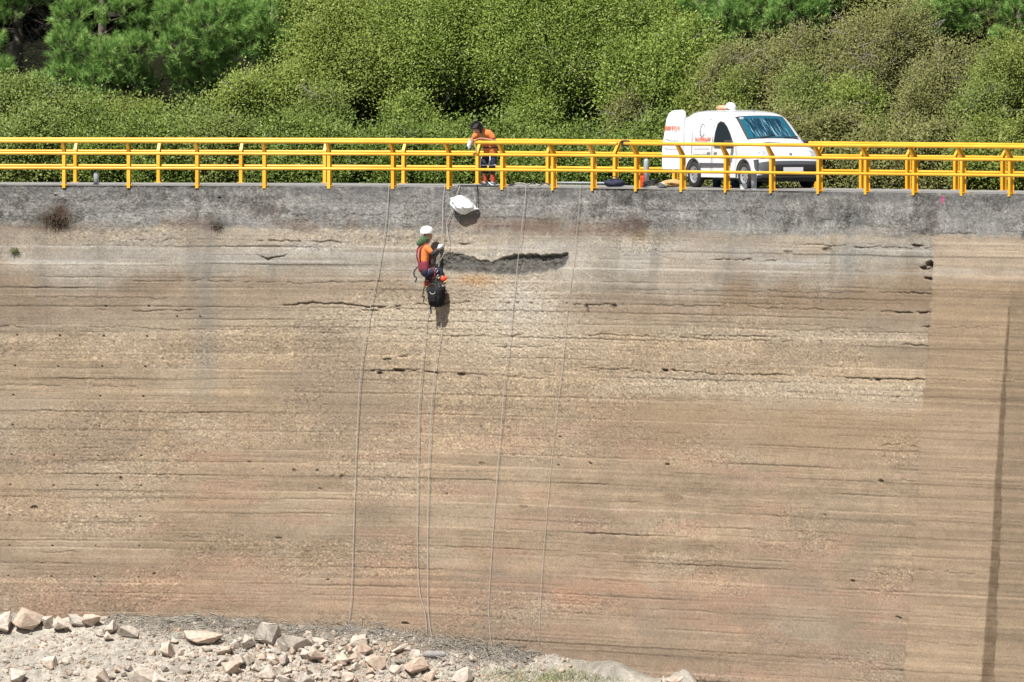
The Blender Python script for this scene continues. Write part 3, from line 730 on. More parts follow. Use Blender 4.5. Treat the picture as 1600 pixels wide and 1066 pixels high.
def bush(name, cat, label, px, e, top, half, leaf, n, L=.070, Wd=.036, group=None, twigs=0, clump=.16, bottom=None, sub=7, trunk_tips=5, up=.45):
    VEGN[0] += 1; r = np.random.default_rng(300 + VEGN[0])
    g = behind(px, e); s_ = FPX / (g.y - CAMY); zt = at(px, top, g.y).z; hw = half / s_
    zb = g.z if bottom is None else bottom
    th = tag(empty(name, g), label, cat, group)
    h = zt - zb
    main = (np.array([g.x, g.y + .1, zb + h * .50]), np.array([hw * .80, hw * .70 + .25, h * .46]))
    lobes = [main]
    for k in range(sub):
        a = r.uniform(0, 2 * math.pi); el = r.uniform(-.35, 1.0)
        d = np.array([math.cos(a) * math.cos(el), -abs(math.sin(a) * math.cos(el)) * .9, math.sin(el)])
        q = r.uniform(.22, .52)
        lobes.append((main[0] + d * main[1] * r.uniform(.72, 1.02), np.array([hw * q, hw * q * .9, min(hw, h * .5) * q * 1.05])))
    V, F, sh = leaf_cloud(lobes, int(n * 1.9), L, Wd, r, clump, up=up)
    lo = g.z + .02
    V[:, 2] = np.where(V[:, 2] < lo, lo + (lo - V[:, 2]) * .2, V[:, 2])
    mats = [LF[leaf]]; fm = np.zeros(len(F), int)
    if twigs:
        TV, TF = bare_twigs(lobes, twigs, r)
        F = np.concatenate([F, TF + len(V)]); V = np.concatenate([V, TV]); sh = np.concatenate([sh, np.zeros(len(TV))]); fm = np.concatenate([fm, np.ones(len(TF), int)]); mats.append(M['twig'])
    link('crown', np_mesh('crown', V - np.array(g), F, mats, attrs={'shade': sh}, fmat=fm), th)
    tips = [lobes[r.integers(len(lobes))][0] + r.normal(size=3) * .2 for _ in range(trunk_tips)]
    limbs('trunk', th, g, tips, .05 + .012 * h, M['bark'])
    return th
# low hedge right behind the crest, seen between the rails
HEDGE = [(-40,'olive',175,'at the edge of the view'),(55,'olive',168,'behind the first rail posts'),(150,'dark',172,'behind the short grey bollard'),(245,'dark',178,'under the dark pine gap'),(340,'olive',170,'below the yellowish shrub'),
         (435,'dark',172,'under the dense pine'),(525,'dark',178,'at the foot of the round tree'),(615,'dark',182,'beside the leaning rail post'),(705,'dark',186,'just beside the stooping worker'),(795,'dark',188,'behind the stooping worker'),(885,'dark',188,'behind the pale pipe'),
         (970,'dark',190,'behind the gap in the top rail'),(1050,'dark',182,'behind the open van door'),(1130,'drab',170,'behind the van body'),(1215,'drab',172,'behind the windscreen'),(1300,'drab',170,'just past the van bonnet'),(1385,'drab',176,'past the van, full of bare stems'),
         (1465,'drab',178,'behind the pink paint mark'),(1545,'bright',172,'above the dark streak, leafy and fresh'),(1625,'bright',178,'at the end of the hedge')]
KW = {'olive': 'olive green', 'dark': 'glossy dark green', 'drab': 'drab grey green', 'bright': 'fresh green'}
for px, lf, top, wh in HEDGE:
    bush('hedge_bush', 'bush', 'low %s bush %s' % (KW[lf], wh), px, 6.0, top, 66, lf, 9000, group='low bushes along the back of the crest', twigs=10 if lf == 'drab' else 3, clump=.13)
# taller shrubs
bush('tall_shrub', 'shrub', 'olive shrub with pale leaves below the bare pine branches', 40, 8.5, 132, 90, 'olive', 12000, twigs=3)
bush('tall_shrub', 'shrub', 'olive shrub under the bright pine bough', 150, 8.5, 148, 75, 'olive', 9000, twigs=3)
bush('tall_shrub', 'shrub', 'small pale green shrub in front of the dark pine gap', 215, 8.0, 160, 55, 'bright', 6000)
bush('tall_shrub', 'shrub', 'low olive shrub beside the dark pine gap', 300, 7.5, 158, 55, 'olive', 6000)
bush('tall_shrub', 'shrub', 'yellowish upright shrub standing between pine and round tree', 385, 8.0, 98, 62, 'yellowish', 11000, twigs=8, up=.9, clump=.12)
bush('tall_shrub', 'shrub', 'yellow green shrub leaning on the round tree', 465, 8.5, 92, 60, 'yellowish', 10000, twigs=4, up=.7)
# the broad round trees in the middle
bush('broadleaf_tree', 'tree', 'broad leafy green tree above the hanging worker', 575, 10.5, -30, 150, 'yellowish', 40000, L=.060, Wd=.031, twigs=20, sub=26, clump=.20)
bush('broadleaf_tree', 'tree', 'broad leafy green tree behind the stooping worker', 745, 10.8, -60, 175, 'mid', 52000, L=.060, Wd=.031, twigs=26, sub=30, clump=.20)
bush('broadleaf_tree', 'tree', 'broad leafy green tree between stooping worker and van', 925, 10.2, -40, 165, 'mid', 50000, L=.060, Wd=.031, twigs=40, sub=30, clump=.20)
bush('broadleaf_tree', 'tree', 'smaller rounded green tree just beside the van', 1045, 9.2, 35, 95, 'mid', 16000, twigs=6, sub=9)
# thin drab shrubs behind the van
for px, top, hf, lf, wh in ((1110, 95, 55, 'bright', 'soft feathery green shrub beside the van roof'), (1190, 55, 80, 'drab', 'drab shrub with pale stems above the van roof'), (1290, 25, 85, 'drab', 'wide drab shrub past the van windscreen'),
                            (1390, -5, 85, 'drab', 'tall drab shrub with grey twigs under the far pine'), (1490, 60, 80, 'drab', 'brownish shrub with a dark hollow below'), (1585, 45, 70, 'bright', 'fresh green shrub at the end of the slope')):
    bush('slope_shrub', 'shrub', wh, px, 9.0, top, hf, lf, 17000, twigs=70 if lf == 'drab' else 10, L=.062, Wd=.029, clump=.14, sub=10)
# second row that closes the view
for px, top, lf, wh in ((1090, -60, 'mid', 'green tree rising behind the feathery shrub'), (1330, -70, 'drab', 'tall thin tree behind the wide drab shrub'), (1530, -60, 'drab', 'tall thin tree on the upper slope'),
                        (660, -110, 'mid', 'tree on the upper slope behind the round trees'), (1230, -80, 'bright', 'fresh green tree high above the van'), (1430, -90, 'bright', 'green tree high on the slope past the van'), (1640, -70, 'drab', 'thin tree at the end of the upper slope')):
    bush('slope_tree', 'tree', wh, px, 14.0, top, 110, lf, 15000, L=.075, Wd=.036, twigs=10, sub=9)
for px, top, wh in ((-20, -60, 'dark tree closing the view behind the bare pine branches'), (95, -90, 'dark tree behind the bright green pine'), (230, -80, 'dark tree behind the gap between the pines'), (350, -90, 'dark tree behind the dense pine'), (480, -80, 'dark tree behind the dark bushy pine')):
    bush('slope_tree', 'tree', wh, px, 15.0, top, 105, 'shade', 13000, L=.08, Wd=.038, twigs=8, sub=9)  # near-black leaf colour stands for shade behind the pines
# young growth that breaks the outlines
for px, e_, top, hf, lf, wh in ((500, 8.0, 120, 42, 'olive', 'olive sapling at the foot of the round tree'), (640, 8.2, 130, 46, 'mid', 'leafy sapling above the leaning rail post'), (835, 8.2, 120, 46, 'mid', 'leafy sapling beyond the stooping worker'), (985, 8.0, 135, 40, 'drab', 'thin sapling with bare stems above the rail gap'),
                                (1150, 7.8, 105, 44, 'yellowish', 'yellowish sapling over the van roof'), (1250, 7.6, 90, 46, 'olive', 'olive sapling over the windscreen'), (1340, 7.6, 100, 50, 'yellowish', 'yellow brown sapling past the van'), (1440, 7.6, 115, 44, 'drab', 'grey stemmed sapling near the dark hollow'), (1535, 7.6, 100, 46, 'olive', 'olive sapling near the end of the slope')):
    bush('sapling', 'sapling', wh, px, e_, top, hf, lf, 6500, twigs=14 if lf in ('drab', 'yellowish') else 5, up=.8, clump=.12, L=.060, Wd=.028)
# pines
def pine(label, px, e, clumps, bare=None):
    VEGN[0] += 1; r = np.random.default_rng(300 + VEGN[0])
    g = behind(px, e); s_ = FPX / (g.y - CAMY)
    th = tag(empty('pine_tree', g), label, 'pine tree')
    top = min(c[1] for c in clumps) - 60
    O = Vector(g); tr = MB()
    tz = at(px, top, g.y + .5)
    trunk = smooth_path([Vector((0, .5, -.3)), Vector((r.uniform(-.1, .1), .5, (tz.z - g.z) * .5)), Vector((tz.x - g.x, .5, tz.z - g.z))], 6)
    tr.tube(trunk, [.17 - .12 * i / (len(trunk) - 1) for i in range(len(trunk))], 9)
    NV, NF, NS = [], [], []; cnt = 0
    for cpx, cpy, rp, dd in clumps:
        c = at(cpx, cpy, g.y - dd); R0 = rp / s_
        R0 *= .90; n = int(105 * (R0 / .6) ** 2) + 12
        d = unit(r.normal(size=(n, 3)) + np.array([0, -.5, .50]))
        p = np.array(c) + d * np.array([R0, R0 * .9, R0 * .85]) * (1.0 - .45 * r.random((n, 1)) ** 2)
        ax = unit(d * .7 + np.array([0, -.1, .75]) + r.normal(size=(n, 3)) * .3)
        K = 64
        ts = r.random(n)
        nd = unit(ax[:, None, :] * 1.0 + r.normal(size=(n, K, 3)) * .55)
        b = p[:, None, :] + ax[:, None, :] * r.uniform(-.07, .10, (n, K, 1))
        ln = r.uniform(.10, .20, (n, K, 1)); sd_ = unit(np.cross(nd, r.normal(size=(n, K, 3)) * .5 + np.array([-.2, -.5, .7]))) * .0048
        tri = np.stack([b - sd_, b + sd_, b + nd * ln], 2).reshape(-1, 3)
        NV.append(tri); NS.append(np.repeat(np.clip(ts[:, None] * .55 + .15 + r.random((n, K)) * .35, 0, 1).ravel(), 3)); cnt += n * K
        # bough and its twigs
        z0 = min(max(c.z - g.z - .5, .2), tz.z - g.z)
        cl = c - O
        tr.tube(smooth_path([Vector((0, .5, z0)), Vector((cl.x * .5, (.5 + cl.y) * .5, (z0 + cl.z) * .5 - .1)), cl], 3), [.045, .04, .036, .032, .026, .02, .014], 6, False)
        for k in range(0, n, 4):
            q = Vector(p[k]) - O
            tr.tube([cl + Vector((0, .1, -.1)), cl.lerp(q, .5) + Vector((0, .02, -.04)), q], [.014, .010, .005], 4, False)
    NV = np.concatenate(NV); NS = np.concatenate(NS)
    world_part('crown', NV, np.arange(len(NV)).reshape(-1, 3), LF['pine'], th, attrs={'shade': NS})
    if bare:
        m = tr
        for (bx, by, wx, hy, n_) in bare:
            for _ in range(n_):
                a = at(bx + r.normal() * wx, by + r.normal() * hy, g.y + r.uniform(-.4, .9)) - O
                ang = r.choice([r.normal(.5, .35), r.normal(-.6, .4)]); l = r.uniform(.2, .75)
                dv = Vector((math.cos(ang) * r.choice([-1, 1]), r.uniform(-.4, .2), math.sin(ang))) * l
                rad = r.uniform(.004, .013)
                m.tube([a, a + dv * .5 + Vector((0, 0, r.uniform(-.04, .04))), a + dv], [rad, rad * .8, rad * .4], 5, False)
                for k in range(3):
                    f_ = a + dv * r.uniform(.2, .9); m.tube([f_, f_ + Vector((r.normal(), r.normal() * .5, r.normal())) * .14], [rad * .5, rad * .25], 4, False)
    tr.build('trunk', M['darktwig'], th, smooth=True)
    return th
pine('pine with dead bare lower branches at the edge of the wood', 25, 11.0, [(15,12,30,.8),(-20,60,30,.8),(2,112,24,.9),(-30,20,40,.5),(40,-30,50,.9),(90,-45,50,.9),(-10,-60,55,.9),(62,-5,22,.3),(62,146,34,1.0),(30,160,28,1.0),(20,155,25,1.0)], bare=[(45, 70, 26, 40, 120)])  # boughs above the view are added to shade the gap below
pine('bright green pine with soft hanging boughs beside the bare branches', 160, 10.2, [(112,72,44,1.0),(118,25,40,.8),(150,128,46,1.1),(170,88,38,1.1),(192,20,40,.8),(214,78,36,1.1),(196,122,36,.9),(102,118,32,1.1),(140,160,30,1.2),(228,128,24,.5),(160,-40,50,.6),(240,40,26,.4),(225,-20,40,.6)], bare=[(235, 145, 22, 14, 36)])
pine('dense pine with a dark shaded gap under its boughs', 320, 10.6, [(285,70,38,1.2),(268,28,36,.9),(318,36,40,1.1),(326,84,34,1.0),(346,112,30,.8),(300,132,34,.5),(284,112,30,.7),(322,150,26,.3),(300,-30,50,.6),(356,20,34,.8),(250,-25,36,.6)], bare=[(272, 150, 18, 14, 40)])
pine('dark bushy pine next to the broad round tree', 430, 11.0, [(392,62,36,1.0),(420,30,42,1.1),(448,66,38,1.1),(476,34,38,1.0),(415,84,30,.8),(500,14,36,.8),(382,16,36,.8),(472,82,28,.5),(440,-30,50,.6),(510,60,26,.4),(362,72,26,.6)], bare=[(410, 112, 30, 12, 40)])
pine('pine rising behind the feathery shrub above the open van door', 1130, 11.5, [(1085,8,30,.8),(1108,38,28,.9),(1140,24,32,.9),(1128,66,24,.9),(1168,52,26,.8),(1180,80,20,.6),(1196,16,32,.7),(1150,-30,50,.5),(1075,60,22,.7)], bare=[(1190, 60, 12, 20, 26)])
pine('pine with dark boughs high behind the van roof', 1250, 12.0, [(1236,8,30,.8),(1268,20,28,.8),(1215,35,22,.6),(1290,0,30,.6),(1250,-35,50,.5)])
pine('pine with light green tips high on the slope', 1475, 11.5, [(1450,24,30,1.0),(1482,14,30,.8),(1440,56,24,1.0),(1506,44,24,.7),(1470,50,22,.8),(1475,-30,46,.5),(1528,10,26,.6)], bare=[(1540, 20, 16, 18, 30)])
pine('pine at the end of the upper slope', 1590, 11.5, [(1586,18,28,.8),(1568,58,20,.7),(1612,50,28,.7),(1560,-5,30,.6),(1600,-30,46,.5)], bare=[(1590, 80, 14, 14, 20)])

# ------------------------------------------------------------------ rubble slope at the foot of the dam
TOE = [(-900,962),(-100,966),(0,968),(120,970),(230,967),(400,975),(560,986),(660,997),(760,1011),(850,1028),(930,1048),(1000,1064),(1100,1092),(1300,1130),(1600,1185),(2200,1260)]
_tc = np.array([p[0] for p in TOE], float); _tz = np.array([on_wall(*p).z for p in TOE])
_wl = np.stack([np.array(wall_pt(p, 10.8)) for p in _px[::4]])          # foot of the wall in plan
def ground_z(x, y):
    x = np.asarray(x, float); y = np.asarray(y, float)
    col, _ = project(np.stack([x, y, np.full_like(x, -10.5)], -1))
    yw = np.interp(x, _wl[:, 0], _wl[:, 1])
    sl = np.cos(np.radians(np.interp(col, PHI_PX, PHI_DG)))
    d = np.maximum((yw - y) * sl, -.6)
    z = np.interp(col, _tc, _tz) - .40 * np.minimum(d, 7.0) - .02 * np.maximum(d - 7.0, 0)
    z = z + .20 * np.exp(-((col - 862) / 26) ** 2 - ((d - .35) / .5) ** 2) + .74 * np.exp(-((col - 1070) / 34) ** 2 - ((d - .45) / .45) ** 2) + .30 * np.exp(-((col - 960) / 60) ** 2 - ((d - .2) / .4) ** 2)
    z = z + .10 * np.exp(-((col - 600) / 60) ** 2 - ((d - .5) / .6) ** 2)
    rk = .4 + .6 * sstep(330, 420, col)
    z = z + (fbm(x + 40, y + 300, .9, .9, 3, 221) - .5) * .26 + rk * (fbm(x + 40, y + 300, 5, 5, 4, 225, .6) - .5) * .10
    return z
def on_ground(px, py):
    lo, hi = -14.0, 4.0
    for _ in range(40):
        m_ = .5 * (lo + hi); q = at(px, py, m_)
        if q.z < float(ground_z(q.x, q.y)): hi = m_
        else: lo = m_
    q = at(px, py, .5 * (lo + hi)); q.z = float(ground_z(q.x, q.y)); return q
gx = np.concatenate([np.linspace(-60, -13.2, 12), np.arange(-13, 8, .05), np.linspace(8.3, 40, 16)])
gt = np.concatenate([np.linspace(-.5, 6.5, 150), np.array([7.2, 8.5, 11, 16, 30, 80, 200, 300])])
GX, GT = np.meshgrid(gx, gt, indexing='ij')
GY = np.interp(GX, _wl[:, 0], _wl[:, 1]) - GT
GZ = ground_z(GX, GY)
gcol, grow = project(np.stack([GX, GY, GZ], -1))
a1 = fbm(GX + 40, GY + 300, 1.5, 1.5, 4, 231)[..., None]; a2 = fbm(GX + 40, GY + 300, 9, 9, 3, 235)[..., None]
gc = np.array([198, 187, 170.]) * (1 + (a1 - .5) * .25 + (a2 - .5) * .4)
lowd = np.exp(-(np.abs(GT - .25) / .45) ** 2)[..., None] * sstep(150, 230, gcol)[..., None] * .38
gc = gc * (1 - lowd) + np.array([132, 122, 108.]) * lowd
brn = np.exp(-((gcol - 625) / 40) ** 2 - ((grow - 1012) / 14) ** 2)[..., None] * .6
gc = gc * (1 - brn) + np.array([150, 112, 74.]) * brn
grn = np.clip(np.exp(-((gcol - 850) / 80) ** 2 - ((grow - 1058) / 12) ** 2) + .6 * np.exp(-((gcol - 548) / 22) ** 2 - ((grow - 1028) / 14) ** 2), 0, 1)[..., None] * .6 * sstep(.35, .55, a1)
gc = gc * (1 - grn) + np.array([122, 128, 76.]) * grn
GA = np.concatenate([lin(gc) * np.array([.58, .605, .635]), np.ones(GX.shape + (1,))], -1).reshape(-1, 4)
m_ground = attr_mat('dry_reservoir_ground', fine=30, amp=.3, bump=.03, speckle=.15)
tag(link('ground', np_mesh('ground', np.stack([GX, GY, GZ], -1).reshape(-1, 3), grid_faces(*GX.shape), [m_ground], smooth=True, attrs={'col': GA})), kind='structure')

# ---- rocks
def rock_material():
    m = bpy.data.materials.new('rubble_rock'); m.use_nodes = True; t = m.node_tree; b = t.nodes['Principled BSDF']
    oi = t.nodes.new('ShaderNodeObjectInfo'); cr = t.nodes.new('ShaderNodeValToRGB'); e = cr.color_ramp.elements
    for i, (x, c) in enumerate(((0, (.45, .405, .355)), (.25, (.47, .42, .365)), (.45, (.45, .355, .29)), (.62, (.42, .395, .36)), (.8, (.50, .46, .41)), (1, (.37, .335, .30)))):
        el = e[0] if i == 0 else (e[-1] if i == 5 else e.new(x)); el.position = x; el.color = (*c, 1)
    t.links.new(oi.outputs['Random'], cr.inputs[0])
    ge = t.nodes.new('ShaderNodeNewGeometry'); n = t.nodes.new('ShaderNodeTexNoise'); n.inputs['Scale'].default_value = 9; n.inputs['Detail'].default_value = 7; n.inputs['Roughness'].default_value = .65
    t.links.new(ge.outputs['Position'], n.inputs['Vector'])
    c2 = t.nodes.new('ShaderNodeValToRGB'); c2.color_ramp.elements[0].position = .32; c2.color_ramp.elements[0].color = (.62, .58, .54, 1); c2.color_ramp.elements[1].position = .66; c2.color_ramp.elements[1].color = (1.15, 1.12, 1.08, 1)
    t.links.new(n.outputs['Fac'], c2.inputs[0])
    mx = t.nodes.new('ShaderNodeMix'); mx.data_type = 'RGBA'; mx.blend_type = 'MULTIPLY'; mx.inputs[0].default_value = 1
    t.links.new(cr.outputs[0], mx.inputs[6]); t.links.new(c2.outputs[0], mx.inputs[7]); t.links.new(mx.outputs[2], b.inputs['Base Color'])
    b.inputs['Roughness'].default_value = .9; b.inputs['Specular IOR Level'].default_value = .2
    bp = t.nodes.new('ShaderNodeBump'); bp.inputs['Distance'].default_value = .015; t.links.new(n.outputs['Fac'], bp.inputs['Height']); t.links.new(bp.outputs[0], b.inputs['Normal'])
    return m
m_rock = rock_material()
def rock_mesh(seed, flat=.75):
    r = np.random.default_rng(seed); bm = bmesh.new()
    for q in unit(r.normal(size=(12, 3))) * np.array([1.0, .85, flat]) * r.uniform(.7, 1.1, (12, 1)): bm.verts.new(q)
    g = bmesh.ops.convex_hull(bm, input=bm.verts)
    bmesh.ops.delete(bm, geom=[v for v in bm.verts if not v.link_faces], context='VERTS')
    bmesh.ops.bevel(bm, geom=list(bm.edges), offset=.025, segments=1, affect='EDGES')
    bmesh.ops.triangulate(bm, faces=bm.faces)
    bmesh.ops.subdivide_edges(bm, edges=bm.edges, cuts=1, use_grid_fill=True)
    for v in bm.verts: v.co += v.co.normalized() * float(r.normal()) * .012
    me = bpy.data.meshes.new('rock'); bm.to_mesh(me); bm.free(); me.materials.append(m_rock)
    return me
ROCKS = [rock_mesh(400 + k, .55 + .05 * (k % 7)) for k in range(14)]
def place_rock(px, py, w_, h_, label, group=None, k=None, tilt=.35, sink=.28):
    g = on_ground(px, py + h_ * .5); s_ = FPX / (g.y - CAMY); w_ *= 1.08; h_ *= 1.10
    me = ROCKS[(k if k is not None else random.randrange(14)) % 14]
    o = link('rock', me)
    xs = [v.co.x for v in me.vertices]; zs = [v.co.z for v in me.vertices]
    sx = w_ / s_ / (max(xs) - min(xs)); sz = h_ / s_ / (max(zs) - min(zs)) * 1.12
    o.scale = (sx, .5 * (sx + sz), sz)
    o.rotation_euler = (random.uniform(-.2, .2), random.uniform(-tilt, tilt), random.choice([0, math.pi]) + random.uniform(-.35, .35))
    o.location = g + Vector((0, 0, -min(zs) * sz * (1 - sink)))
    tag(o, label, 'rock', group)
    return o
BIG = [(44,966,48,29,'large blunt cream boulder at the wall foot with a peach face',3),(8,970,34,26,'grey topped boulder cut off by the edge of the view',5),(74,971,16,19,'upright peach rock tucked beside the large cream boulder',1),(98,974,27,20,'grey faceted rock with a dark shaded underside',7),
       (122,968,28,18,'flat peach slab leaning behind the grey faceted rock',9),(140,968,28,17,'small rounded peach rock topping the slab',2),(170,978,19,21,'rounded grey rock near the end of the boulder row',4),(200,987,34,18,'wedge shaped orange tan rock before the dry twigs',6),
       (157,988,15,12,'small tan rock below the rounded grey rock',8),(312,993,58,20,'long pale slab with a black shaded end',10),(262,1013,26,24,'pale pointed rock standing alone on bare ground',11),(421,987,44,34,'biggest cream rock by the wall with a squared top',0),
       (385,1002,22,19,'white rock just below the biggest cream rock',12),(458,1002,56,24,'long cream slab beside the biggest rock',13),(484,991,17,11,'small square cap of stone on the long slab',2),(500,1002,38,13,'flat cream stone between slab and twigs',5),
       (78,1034,25,17,'pale rock with a dark notch on the bare ground',8),(28,1055,24,19,'dark brown grey rock low in the corner',1),(147,1054,24,22,'pale angular rock with a black face, first of a close pair',6),(168,1055,26,24,'pale angular rock with grey face, second of a close pair',4),
       (222,1053,38,24,'broad white boulder at the bottom of the slope',0),(250,1058,24,18,'dark sided rock beside the broad white boulder',7),(560,1000,26,17,'orange brown rock in the twigs',9),(570,1014,24,18,'pinkish split rock below the orange brown one',3),
       (590,1034,32,22,'pale pyramid rock by the brown soil',10),(412,1052,30,19,'grey rock with deep shadow among the rubble',7),(470,1062,34,20,'pale rock cropped by the lower border',12),(652,1040,32,22,'pale rock below the weathered log',2),
       (648,1022,18,16,'orange stone beside the weathered log',6),(725,1055,30,22,'pale pink boulder near the grass patch',13),(674,1056,24,16,'tan rock low between log and grass',5),(1056,1060,28,12,'pale broken rock on the small mound',8),(1086,1052,22,11,'white broken rock topping the small mound',4),
       (545,1057,20,14,'tawny rock at the lower border below the pyramid rock',1),(385,1030,24,15,'pinkish rock in the rubble under the white rock',3),(350,1016,22,13,'pink flat stone at the edge of the rubble',9)]
for px, py, w_, h_, lb, k in BIG: place_rock(px, py, w_, h_, lb, k=k, tilt=.2, sink=.45 if w_ > 2.2 * h_ else .32)
rr = np.random.default_rng(77); done = 0
while done < 248:
    u_ = rr.random()
    if u_ < .66: px = rr.normal(490, 90); py = rr.uniform(1000, 1070)
    elif u_ < .92: px = rr.uniform(-10, 400); py = rr.uniform(1012, 1070) if px > 60 else rr.uniform(1030, 1070)
    else: px = rr.uniform(0, 760); py = rr.uniform(975, 1070)
    toe = np.interp(px, _tc, [p[1] for p in TOE])
    if py < toe + 13 or px > 760 or (px < 230 and 1000 < py < 1024): continue
    w_ = float(np.clip(rr.lognormal(2.38 if 330 < px < 640 else 2.1, .42), 4, 28))
    place_rock(px, py, w_, w_ * rr.uniform(.5, .85), 'small pale angular stone in the rubble at the dam foot', 'small stones in the rubble'); done += 1
for k in range(9): place_rock(1032 + rr.uniform(0, 78), 1056 + rr.uniform(-6, 10), rr.uniform(8, 16), rr.uniform(6, 10), 'small white broken stone on the low mound', 'stones on the low mound')
# ---- gravel, twigs and grass
OCT = np.array([[1,0,0],[0,1,0],[0,0,1],[-1,0,0],[0,-1,0],[0,0,-1]], float); OF = np.array([[0,1,2],[1,3,2],[3,4,2],[4,0,2],[1,0,5],[3,1,5],[4,3,5],[0,4,5]])
n = 30000
x = rr.uniform(-12.2, 1.4, n); tt = rr.uniform(.1, 5.5, n)
col_, _ = project(np.stack([x, np.interp(x, _wl[:, 0], _wl[:, 1]) - tt, np.full(n, -10.5)], -1))
keep = (rr.random(n) < np.interp(col_, [0, 250, 380, 620, 760, 900], [.35, .5, 1, 1, .5, .25])); x = x[keep]; tt = tt[keep]; n = len(x)
y = np.interp(x, _wl[:, 0], _wl[:, 1]) - tt
c = np.stack([x, y, ground_z(x, y)], -1); s_ = np.clip(rr.lognormal(-3.85, .62, (n, 1, 1)), .008, .085)
V = c[:, None, :] + OCT[None] * s_ * rr.uniform(.5, 1.2, (n, 6, 3))
F = (OF[None] + 6 * np.arange(n)[:, None, None]).reshape(-1, 3)
gcs = lin(np.array([[214,198,178],[206,178,156],[186,176,164],[222,212,198],[160,148,134.]]))[rr.integers(0, 5, n)]
gA = np.repeat(np.concatenate([gcs * .62, np.ones((n, 1))], -1), 6, 0)
tag(link('gravel', np_mesh('gravel', V.reshape(-1, 3), F, [m_ground], attrs={'col': gA})), 'loose pale gravel and stone chips strewn over the rubble slope', 'gravel', kind='stuff')
m = MB()
for _ in range(1500):
    px = rr.uniform(178, 850) if rr.random() < .8 else rr.uniform(690, 850)
    toe = np.interp(px, _tc, [p[1] for p in TOE]); p = on_wall(px, toe)
    d = abs(rr.normal()) * .42 + .05 if px < 640 else abs(rr.normal()) * .5 + .05
    c_, t_, n_ = crest(px); q = Vector((p.x, p.y, 0)) - n_ * d
    q.z = float(ground_z(q.x, q.y)) + abs(rr.normal()) * .06 + .01
    a = rr.normal() * .6; l = rr.uniform(.08, .42); dv = (t_ * math.cos(a) - n_ * math.sin(a)) * l; dv.z = rr.normal() * .11
    r_ = rr.uniform(.003, .009) if rr.random() < .93 else rr.uniform(.011, .02)
    m.tube([q - dv * .5, q + Vector((0, 0, rr.uniform(0, .05))), q + dv * .5], [r_, r_, r_ * .5], 4, False)
tag(m.build('dry_twigs', M['twig']), 'tangle of grey dry twigs and reeds washed against the dam foot', 'dry twigs', kind='stuff')
bl = []
for px0, sx, py0, sy, k in ((850, 75, 1059, 9, 2300), (548, 18, 1028, 12, 450), (905, 40, 1062, 6, 800)):
    for _ in range(k):
        px = rr.normal(px0, sx); py = rr.normal(py0, sy)
        if py < np.interp(px, _tc, [p[1] for p in TOE]) + 6 or py > 1085: continue
        bl.append((px, py))
P_ = np.array(bl)
# ground points for the blades by marching all rays together
lo = np.full(len(P_), -14.0); hi = np.full(len(P_), 4.0)
for _ in range(30):
    mm = .5 * (lo + hi); a_ = (P_[:, 0] - 800) / FPX; b_ = (533 - P_[:, 1]) / FPX; T_ = (mm - CAMY) / (CA + b_ * SA)
    X_ = a_ * T_; Z_ = CAMZ + (-SA + b_ * CA) * T_; under = Z_ < ground_z(X_, mm); hi = np.where(under, mm, hi); lo = np.where(under, lo, mm)
B = np.stack([X_, mm, ground_z(X_, mm)], -1); n = len(B)
hd = rr.normal(size=(n, 3)) * np.array([.5, .5, .1]) + np.array([0, 0, 1]); ln = rr.uniform(.03, .10, (n, 1)); sd_ = unit(np.cross(hd, rr.normal(size=(n, 3)))) * .004
V = np.stack([B - sd_, B + sd_, B + hd * ln], 1).reshape(-1, 3)
m_grass = leaf_mat('dry_grass', [(.12, .145, .045), (.20, .21, .08), (.31, .28, .15)], .6)
tag(link('grass', np_mesh('grass', V, np.arange(3 * n).reshape(-1, 3), [m_grass], attrs={'shade': np.repeat(rr.random(n), 3)})), 'thin green grass growing on the dry ground near the dam foot', 'grass', kind='stuff')
# weathered log
g = on_ground(683, 1029); m = MB()
pts = smooth_path([g + Vector((-.30, .03, .09)), g + Vector((-.1, 0, .085)), g + Vector((.12, -.01, .08)), g + Vector((.30, -.03, .055))], 4)
m.tube(pts, [.03, .06, .078, .085, .085, .085, .083, .08, .075, .068, .055, .04, .02], 12)
m.tube([g + Vector((.24, -.03, .08)), g + Vector((.36, -.05, .13)), g + Vector((.42, -.05, .14))], [.02, .014, .006], 6)
tag(m.build('driftwood_log', M['driftwood'], smooth=True), 'short weathered grey log lying on the twigs at the dam foot', 'log')

# ------------------------------------------------------------------ the white van
def resample(pts, n):
    P = np.array(pts, float); P = np.vstack([P, P[:1]]); L = np.concatenate([[0], np.cumsum(np.linalg.norm(np.diff(P, axis=0), axis=1))])
    t = np.linspace(0, L[-1], n, endpoint=False); return np.stack([np.interp(t, L, P[:, 0]), np.interp(t, L, P[:, 1])], -1)
OUT = [(.10,.26),(.04,.34),(.0,.60),(.02,1.10),(.06,1.45),(.12,1.66),(.22,1.765),(.40,1.805),(.90,1.825),(1.50,1.82),(2.0,1.795),(2.28,1.74),(2.50,1.62),(2.80,1.39),(3.06,1.185),(3.16,1.12),(3.30,1.075),(3.55,1.01),(3.80,.915),(3.95,.80),(4.02,.66),(4.06,.50),(4.05,.36),(3.98,.25),(3.6,.22),(2.0,.22),(.6,.22)]
NO = 110
O2 = resample(OUT, NO)
for _ in range(2): O2 = .5 * O2 + .25 * np.roll(O2, 1, 0) + .25 * np.roll(O2, -1, 0)
TG = np.roll(O2, -1, 0) - np.roll(O2, 1, 0); TG /= np.linalg.norm(TG, axis=1, keepdims=True)
NRM = np.stack([-TG[:, 1], TG[:, 0]], -1)                      # outline runs clockwise: outward normal
if np.mean(np.sum(NRM * (O2 - O2.mean(0)), 1)) < 0: NRM = -NRM
